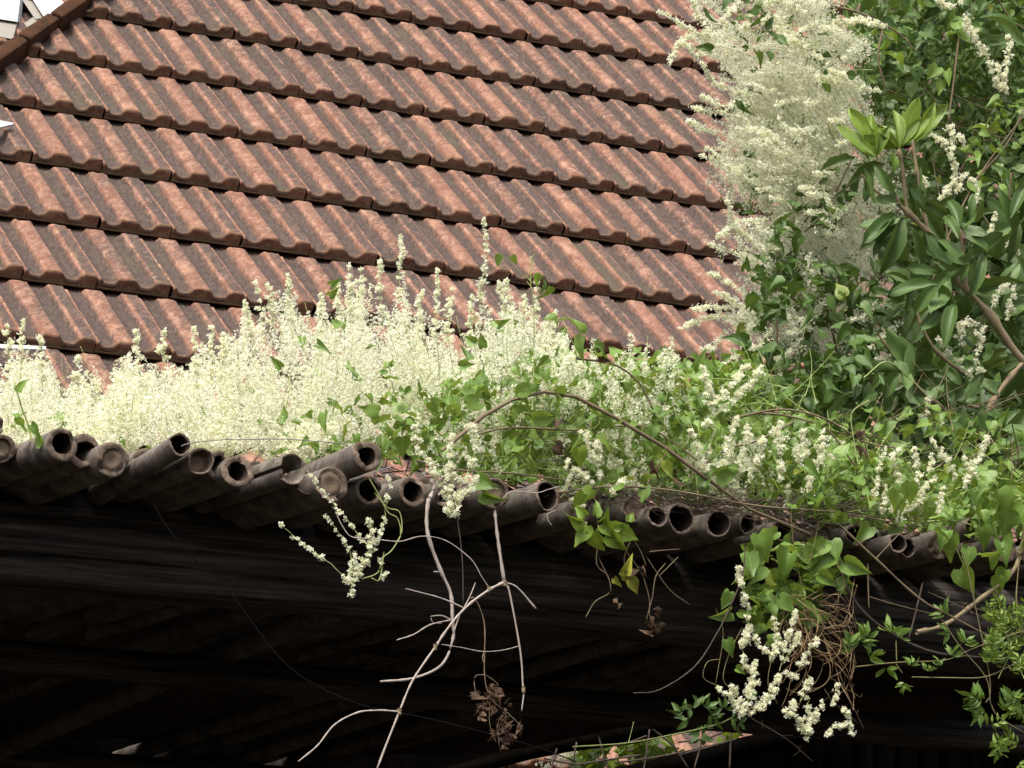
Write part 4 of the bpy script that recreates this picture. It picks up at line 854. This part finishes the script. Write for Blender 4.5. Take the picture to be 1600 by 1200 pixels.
# ------------------------------------------------------------------ J: small hanging bunch of leaves with a yellowing one
rg = np.random.default_rng(19)
vj = empty('leaf_bunch', pg(930, 790, -.05)); tag(vj, 'small bunch of light green leaves hanging from the bamboo above one yellow curled leaf', 'hanging vine')
gl, gs, gd = Geo(), Geo(), Geo()
for x, y, dx, dy, s in [(910, 815, -1, .1, .034), (918, 822, -.5, -1, .042), (928, 830, .1, -1, .046), (940, 820, .8, -.3, .036), (955, 822, 1, -.1, .03), (965, 828, 1, -.4, .04), (955, 835, .6, -.8, .04), (930, 805, 0, 1, .03), (940, 812, .6, .5, .024), (915, 805, -.6, .5, .026), (905, 700, .3, -1, .035), (975, 830, .8, -.5, .026), (984, 815, .5, .8, .02), (925, 765, -.6, -.4, .03), (912, 772, -.4, -1, .034)]:
    leaves(gl, HEART, W3([(x, y)], -.06), (RX * dx + UPV * dy)[None] + rg.standard_normal((1, 3)) * .2, -FW + rg.standard_normal((1, 3)) * .35, s, rg)
part(gl, 'leaves', YOUNG, vj)
for pth in ([(927, 760), (932, 800), (935, 830)], [(930, 800), (960, 840), (985, 870), (1005, 900)], [(938, 830), (932, 880), (950, 900), (955, 925)], [(935, 870), (955, 920), (930, 940), (915, 965)], [(975, 820), (1000, 860), (1010, 885)], [(985, 845), (975, 875), (985, 895)]):
    gs = Geo(); tube(gs, smooth_path(W3(pth, -.05)), .001, .0007, 4); part(gs, 'stem', BSTEM, vj)
for pth in ([(1010, 870), (1030, 900), (1050, 925), (1078, 945)], [(1040, 880), (1025, 900), (1020, 930), (1015, 960), (1030, 990)], [(1060, 870), (1045, 885), (1030, 900)], [(1015, 862), (1035, 860), (1063, 858)], [(1005, 900), (1015, 940), (1010, 970)]):
    gs = Geo(); tube(gs, smooth_path(W3(pth, -.06)), .0009, .0006, 4); part(gs, 'stem', BSTEM, vj)
for x, y in [(985, 890), (1000, 888), (963, 935), (1025, 950), (1020, 965), (1030, 975), (1012, 980), (1022, 985)]: leaves(gd, HEART, W3([(x, y)], -.06), rg.standard_normal((1, 3)) - Z, -FW + rg.standard_normal((1, 3)) * .8, .018, rg, .6, .3)
part(gd, 'dry_leaves', DRYL, vj)
gl = Geo()
for x, y, s in [(978, 895, .03), (970, 900, .026), (985, 905, .03), (960, 903, .02)]: leaves(gl, HEART, W3([(x, y)], -.07), -Z[None] + rg.standard_normal((1, 3)) * .6, -FW + rg.standard_normal((1, 3)) * .4, s, rg)
part(gl, 'yellowing_leaf', plain('yellow_leaf', (.35, .3, .04), (.12, .18, .03), 60), vj)

# ------------------------------------------------------------------ dry and woody stems
def stemthing(name, label, cat, specs, mat, b, group=None, extra=None):
    g = Geo(); rgs = np.random.default_rng(len(label))
    for pth, r0, r1 in specs: tube(g, smooth_path(W3(pth, b)), r0, r1, 7, rng=rgs)
    o = g.build(name, mat); tag(o, label, cat, group); return o
o = stemthing('dry_stem', 'thick bleached stem curving down from the bamboo and hooking left', 'dry stem', [([(672, 748), (678, 765), (669, 785), (668, 832), (687, 888), (704, 927), (707, 969), (708, 997), (690, 1039), (645, 1060), (594, 1065)], .0038, .002), ([(620, 1000), (645, 992), (673, 976), (704, 969)], .001, .0014), ([(673, 963), (690, 962), (704, 968)], .0009, .0012), ([(673, 965), (677, 973), (690, 974)], .0008, .0008), ([(678, 893), (688, 894)], .0014, .001)], TWIG, -.14)
o = stemthing('dry_stem', 'forked bleached stem hanging under the plugged bamboo end, its long arm reaching the bottom edge', 'dry stem', [([(773, 797), (778, 843), (788, 910)], .0024, .003), ([(788, 910), (808, 918), (837, 951)], .0014, .0016), ([(790, 912), (797, 930), (813, 1018), (817, 1070), (819, 1078), (815, 1111)], .0018, .0013), ([(790, 909), (764, 922), (729, 948), (701, 980), (680, 1011), (645, 1063), (624, 1112), (589, 1202), (580, 1240)], .0026, .0016), ([(624, 1112), (590, 1110), (557, 1114), (522, 1133), (496, 1165), (466, 1190)], .0016, .0014), ([(634, 920), (687, 934), (725, 950)], .0012, .0014), ([(743, 910), (735, 930), (725, 950)], .001, .001), ([(720, 955), (708, 990)], .0016, .0012)], TWIG, -.16)
g = Geo()
for (x, y, r) in ((624, 1112, 5), (680, 1011, 4), (818, 1078, 4), (788, 911, 5), (764, 921, 3.5)):
    g = Geo(); c = pg(x, y, -.16); tube(g, np.array([c + Z * .006, c + Z * .003, c, c - Z * .003, c - Z * .006]) + 0, r * .0009, r * .0006, 8, rng=np.random.default_rng(x)); g.build('bud_node', GSTALK, o)
stemthing('thin_vine_stem', 'thin brown tendril looping across the beam between the two bleached stems', 'vine stem', [([(526, 804), (535, 822), (550, 839), (585, 842), (624, 846), (659, 838), (697, 845), (736, 874), (752, 900), (764, 918)], .0011, .0008)], TWIG, -.15)
stemthing('thin_vine_stem', 'thin dark stem hanging straight down behind the bleached stems', 'vine stem', [([(705, 770), (713, 801), (722, 870), (724, 945)], .0012, .001)], DTWIG, -.12)
stemthing('thin_vine_stem', 'short horizontal twig crossing the long hanging arm near mid beam', 'vine stem', [([(690, 1007), (722, 1012), (753, 1018), (785, 1016), (813, 1009)], .0008, .0008)], TWIG, -.17)
rg = np.random.default_rng(21)
o = stemthing('withered_spray', 'withered brown spray with shrivelled leaves hanging below the fork of the bleached stem', 'withered stem', [([(735, 935), (743, 937), (757, 976), (757, 1053), (767, 1091), (795, 1116), (813, 1133)], .0013, .0008), ([(758, 1054), (742, 1058), (745, 1085), (765, 1092)], .0008, .0006), ([(760, 1055), (778, 1070), (770, 1085)], .0008, .0006), ([(757, 1018), (754, 1028), (757, 1038)], .0012, .0008), ([(766, 1090), (765, 1130), (775, 1160)], .0008, .0006), ([(790, 1112), (778, 1130), (780, 1165)], .0007, .0006)], BSTEM, -.15)
g = Geo()
for x, y in sample([(742, 1060), (785, 1070), (815, 1130), (790, 1175), (765, 1140), (745, 1095)], 34, rg): leaves(g, HEART, W3([(x, y)], -.15), -Z[None] + rg.standard_normal((1, 3)) * .5, rg.standard_normal((1, 3)), rg.uniform(.01, .02), rg, .5, .4)
g.build('shrivelled_leaves', DRYL, o)
stemthing('woody_stem', 'long straight brown stem running diagonally down from the bamboo at the right', 'woody stem', [([(1309, 818), (1369, 874), (1435, 934), (1477, 958), (1530, 986), (1580, 1010)], .0024, .0016), ([(1407, 832), (1373, 868), (1369, 874)], .001, .0012)], BSTEM, -.06)
stemthing('woody_stem', 'dark curved stem sagging below the diagonal brown one', 'woody stem', [([(1310, 870), (1320, 913), (1355, 962), (1411, 1000), (1467, 1021), (1540, 1028)], .0028, .0024)], DTWIG, -.04)
stemthing('woody_stem', 'thick grey cut stem pointing left out of the leaves at the right edge', 'woody stem', [([(1432, 988), (1477, 976), (1530, 937), (1575, 902), (1593, 871), (1600, 830)], .0045, .004)], GSTALK, -.02)
stemthing('woody_stem', 'short dark upright twig joining the diagonal and the curved stem', 'woody stem', [([(1442, 910), (1430, 960), (1420, 997)], .0018, .0016)], DTWIG, -.05)
stemthing('woody_stem', 'thin brown forked twig under the leaves right of the hanging flowers', 'woody stem', [([(1356, 880), (1357, 930), (1358, 950)], .0014, .001), ([(1357, 932), (1400, 945), (1460, 960)], .001, .0008)], BSTEM, -.04)
stemthing('woody_stem', 'reddish brown stem dropping from the heart shaped leaves at the far right', 'woody stem', [([(1500, 860), (1509, 878), (1530, 976), (1545, 1050), (1547, 1085), (1540, 1098)], .0014, .001), ([(1593, 870), (1588, 930), (1590, 950)], .0014, .0012)], RSTEM, -.05)
stemthing('woody_stem', 'dark bare twig sweeping from the hanging flowers down to the left', 'woody stem', [([(1141, 948), (1120, 990), (1085, 1042), (1030, 1078), (990, 1083)], .0014, .001), ([(1165, 850), (1160, 900), (1141, 948)], .0014, .0014)], DTWIG, -.08)
rg = np.random.default_rng(22)
g = Geo()
for (a, b_) in (((1450, 925), (1600, 1000)), ((1290, 950), (1360, 1010)), ((1300, 1060), (1345, 1090)), ((1500, 940), (1580, 960)), ((1290, 1080), (1340, 1130)), ((1170, 1120), (1270, 1190)), ((1310, 1050), (1350, 1140))):
    P = smooth_path(W3([a, ((a[0] + b_[0]) / 2 + rg.normal(0, 6), (a[1] + b_[1]) / 2 + rg.normal(0, 6)), b_], -.04)); tube(g, P, .0008, .0005, 4)
    for k in range(8):
        i = rg.integers(0, len(P)); tube(g, np.stack([P[i], P[i] + rg.normal(0, .008, 3)]), .0005, .0004, 3)
tag(g.build('brittle_twigs', BSTEM), 'tangle of hair thin brittle brown twigs below the right leaves', 'twigs', kind='stuff')

# compound leaved shoots at the lower right
def shoot(g, p, axis, n, L, s, rng):
    for k in range(n):
        t = (k + 1) / n; q = p + axis * L * t
        for sd in (-1, 1, 0):
            d = nrm(axis * .6 + sd * np.cross(axis, FW) + rng.normal(0, .2, 3)); leaves(g, LANCE, (q + d * .002)[None], d[None], (-FW + rng.normal(0, .4, 3))[None], s * rng.uniform(.7, 1.1), rng, 1.1)
rg = np.random.default_rng(23)
vs = empty('trailing_vine', pg(1600, 985, -.03)); tag(vs, 'slender reddish green vine with small pointed leaflets trailing across the black gap at lower right', 'trailing vine')
g = Geo()
for pth in ([(1337, 1042), (1404, 1035), (1474, 1032), (1505, 1020), (1537, 1007), (1600, 986), (1650, 975)], [(1472, 968), (1500, 1010), (1540, 1058), (1548, 1100)], [(1425, 1058), (1480, 1059), (1537, 1058), (1580, 1040), (1620, 1020)], [(1400, 1000), (1401, 1034)], [(1399, 1036), (1410, 1052)], [(1548, 1100), (1560, 1120), (1600, 1145)]):
    g = Geo(); tube(g, smooth_path(W3(pth, -.06)), .0013, .001, 5); part(g, 'stem', RSTEM, vs)
for x, y, a, n_, L, s in [(1392, 990, 90, 1, .002, .03), (1398, 992, 80, 1, .002, .03), (1408, 1000, 60, 1, .002, .022), (1345, 1010, 60, 3, .02, .028), (1335, 1020, 120, 3, .02, .026), (1352, 1030, 40, 2, .015, .03), (1480, 965, 130, 2, .012, .026), (1492, 985, 200, 1, .01, .024), (1505, 1010, 70, 2, .01, .028), (1485, 1028, 60, 2, .01, .022), (1385, 1042, -80, 1, .002, .03), (1422, 1045, 70, 2, .01, .02), (1415, 1062, -110, 2, .01, .02), (1445, 1052, 60, 2, .01, .016), (1468, 1045, 100, 2, .01, .014), (1540, 1098, 150, 4, .03, .028), (1570, 1110, 60, 4, .03, .028), (1545, 1110, 200, 3, .02, .026), (1590, 1120, 30, 4, .03, .028), (1550, 1040, 80, 3, .02, .026), (1560, 1150, -90, 4, .03, .022), (1560, 1020, 110, 3, .02, .026)]:
    t = math.radians(a); g = Geo(); shoot(g, pg(x, y, -.06), RX * math.cos(t) + UPV * math.sin(t), n_, L, s, rg); part(g, 'leaf_cluster', LEAF, vs)
vf = empty('feathery_shoot', pg(1590, 1090, -.04)); tag(vf, 'tuft of bright yellow green feathery leaflets at the right edge near the bottom', 'vine shoot')
g = Geo(); gs = Geo()
for k in range(34):
    x, y = rg.uniform(1548, 1640), rg.uniform(955, 1060); a = rg.normal(85, 35); t = math.radians(a); ax = RX * math.cos(t) + UPV * math.sin(t); shoot(g, pg(x, y, -.05 + rg.normal(0, .03)), ax, 4, .03, .017, rg)
for k in range(14):
    x, y = rg.uniform(1540, 1640), rg.uniform(1090, 1190); t = rg.random() * 6.28; shoot(g, pg(x, y, -.04), RX * math.cos(t) + UPV * math.sin(t), 3, .03, .02, rg)
for pth in ([(1600, 1060), (1575, 1000), (1565, 955)], [(1620, 1040), (1600, 990), (1598, 960)], [(1560, 1060), (1580, 1010), (1560, 970)]):
    gs = Geo(); tube(gs, smooth_path(W3(pth, -.05)), .001, .0006, 4); part(gs, 'stem', GSTEM, vf)
part(g, 'leaflets', YOUNG, vf, kind='stuff')
vo = empty('trailing_vine', pg(1140, 1120, -.05)); tag(vo, 'nearly straight green shoot above the bottom opening, pointed leaves at its right end', 'trailing vine')
g = Geo(); gs = Geo()
tube(gs, smooth_path(W3([(895, 1167), (980, 1161), (1060, 1146), (1120, 1132), (1150, 1118), (1185, 1100)], -.08)), .0014, .0012, 5); tube(gs, W3([(982, 1160), (986, 1145), (990, 1128)], -.08), .0008, .0006, 4)
for x, y, a in [(1085, 1110, 130), (1080, 1125, 160), (1095, 1105, 60), (1100, 1108, 30), (1105, 1115, -30), (1070, 1115, 135), (1110, 1120, 0), (1130, 1110, 60), (1140, 1120, -10), (1098, 1130, -80), (1095, 1140, -100), (1092, 1150, -70), (1150, 1130, -30)]:
    t = math.radians(a); g = Geo(); shoot(g, pg(x, y, -.08), RX * math.cos(t) + UPV * math.sin(t), 1, .004, .026, rg); part(g, 'leaf_cluster', LEAFD, vo); part(gs, 'stems', GSTEM, vo)

# ------------------------------------------------------------------ wires and cable
def wire(label, pth, r, mat, b, cat='wire', name='wire'):
    g = Geo(); tube(g, smooth_path(W3(pth, b), 8), r, r, 6); tag(g.build(name, mat), label, cat)
wire('thin grey wire stretched from the slim raised pole across the flowers to the stacked pole', [(283, 697), (300, 692), (345, 687), (365, 687), (440, 686), (500, 690), (545, 694)], .0009, WIREM, -.04)
wire('pale wire lashing across the short thick bamboo with the wide black opening', [(786, 778), (800, 768), (838, 770), (856, 765), (874, 760)], .0009, TWIG, -.06)
wire('short wire tied under the stacked pole with the small bore', [(546, 750), (570, 742), (590, 736), (615, 728)], .0009, WIREM, -.07)
wire('thin dark cable sagging diagonally under the beam from upper left to the bottom centre', [(238, 785), (262, 825), (300, 870), (345, 908), (385, 960), (430, 1020), (480, 1063), (560, 1100), (640, 1117), (700, 1130), (830, 1165), (900, 1190)], .0011, DWIRE, -.08, 'cable', 'cable')
wire('short bent wire hook beside the short thick bamboo', [(868, 797), (856, 803), (856, 812), (862, 821)], .0007, TWIG, -.06)
# wire mesh and leaves beyond the opening
g = Geo(); rg = np.random.default_rng(24)
for (a, b_) in (((838, 1240), (870, 1170)), ((900, 1230), (901, 1160)), ((935, 1150), (960, 1230)), ((1000, 1230), (1015, 1140)), ((1020, 1140), (1075, 1200)), ((1145, 1110), (1140, 1200)), ((1100, 1130), (1085, 1200)), ((850, 1185), (900, 1195)), ((900, 1195), (1000, 1180)), ((960, 1192), (1070, 1175)), ((1060, 1180), (1150, 1155)), ((960, 1165), (1010, 1150)), ((1060, 1160), (1150, 1135)), ((1120, 1120), (1160, 1150))):
    P = smooth_path(W3([a, ((a[0] + b_[0]) / 2 + rg.normal(0, 4), (a[1] + b_[1]) / 2 + rg.normal(0, 4)), b_], 3.6)); tube(g, P, .0028, .0028, 5)
tag(g.build('wire_mesh', DTWIG), 'crooked black wire mesh across the small bright opening at the bottom', 'wire mesh')
vq = empty('small_plant', pg(950, 1180, 4.0)); tag(vq, 'small bright green plant with a white blossom seen through the opening at the bottom', 'plant')
g = Geo(); leaf_patch(g, [(880, 1165), (960, 1155), (1040, 1150), (1045, 1195), (880, 1210)], 60, 3.9, 4.05, .05, .075, rg); leaf_patch(g, [(1120, 1150), (1150, 1150), (1150, 1175), (1110, 1180)], 10, 3.9, 4.0, .04, .06, rg); leaf_patch(g, [(1030, 1175), (1070, 1175), (1070, 1190), (1020, 1195)], 8, 3.9, 4.0, .03, .05, rg)
part(g, 'leaves', YOUNG, vq)
gf = Geo()
for (x, y) in ((888, 1180), (880, 1185), (895, 1175), (1015, 1200), (850, 1197)): florets(gf, np.repeat(pg(x, y, 3.95)[None], 22, 0) + rg.normal(0, .01, (22, 3)), .008, rg)
part(gf, 'blossom', FLOWER, vq)

# dry litter lying on the poles
g = Geo(); rg = np.random.default_rng(25)
twiggy(g, [(1080, 770), (1330, 790), (1340, 815), (1200, 808), (1080, 795)], 260, -.02, .25, .03, .12, rg, .0009, U * 1.6, .5)
twiggy(g, [(880, 760), (1080, 770), (1080, 785), (880, 775)], 140, .0, .3, .03, .12, rg, .0009, U * 1.6, .5)
twiggy(g, [(1340, 800), (1700, 800), (1700, 830), (1340, 825)], 120, .0, .3, .03, .1, rg, .0009, U * 1.6, .5)
tag(g.build('dry_litter', STRAW), 'dry stalks and litter lying on the bamboo under the green vine', 'litter', kind='stuff')
# added brown mat with loose twigs over the cover, keeps light out underneath
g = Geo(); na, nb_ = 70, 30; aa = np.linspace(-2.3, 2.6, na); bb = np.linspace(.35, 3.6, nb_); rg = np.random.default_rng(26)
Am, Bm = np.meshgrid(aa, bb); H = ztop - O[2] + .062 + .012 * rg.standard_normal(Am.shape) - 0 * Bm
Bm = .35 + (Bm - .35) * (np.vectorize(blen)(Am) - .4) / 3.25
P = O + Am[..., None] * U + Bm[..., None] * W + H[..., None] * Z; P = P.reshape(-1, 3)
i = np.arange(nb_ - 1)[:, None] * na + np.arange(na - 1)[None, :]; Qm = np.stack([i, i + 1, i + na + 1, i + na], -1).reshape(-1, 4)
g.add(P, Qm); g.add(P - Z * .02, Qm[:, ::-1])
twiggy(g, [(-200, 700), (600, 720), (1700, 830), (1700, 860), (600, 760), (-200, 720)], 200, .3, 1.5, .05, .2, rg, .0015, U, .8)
tag(g.build('light_blocking_mat', plain('brown_blocking_mat', (.02, .014, .01), (.07, .05, .035), 30, .95, .05)), 'brown mat with twigs added over the bamboo beneath the vines to block light', 'litter', kind='stuff')
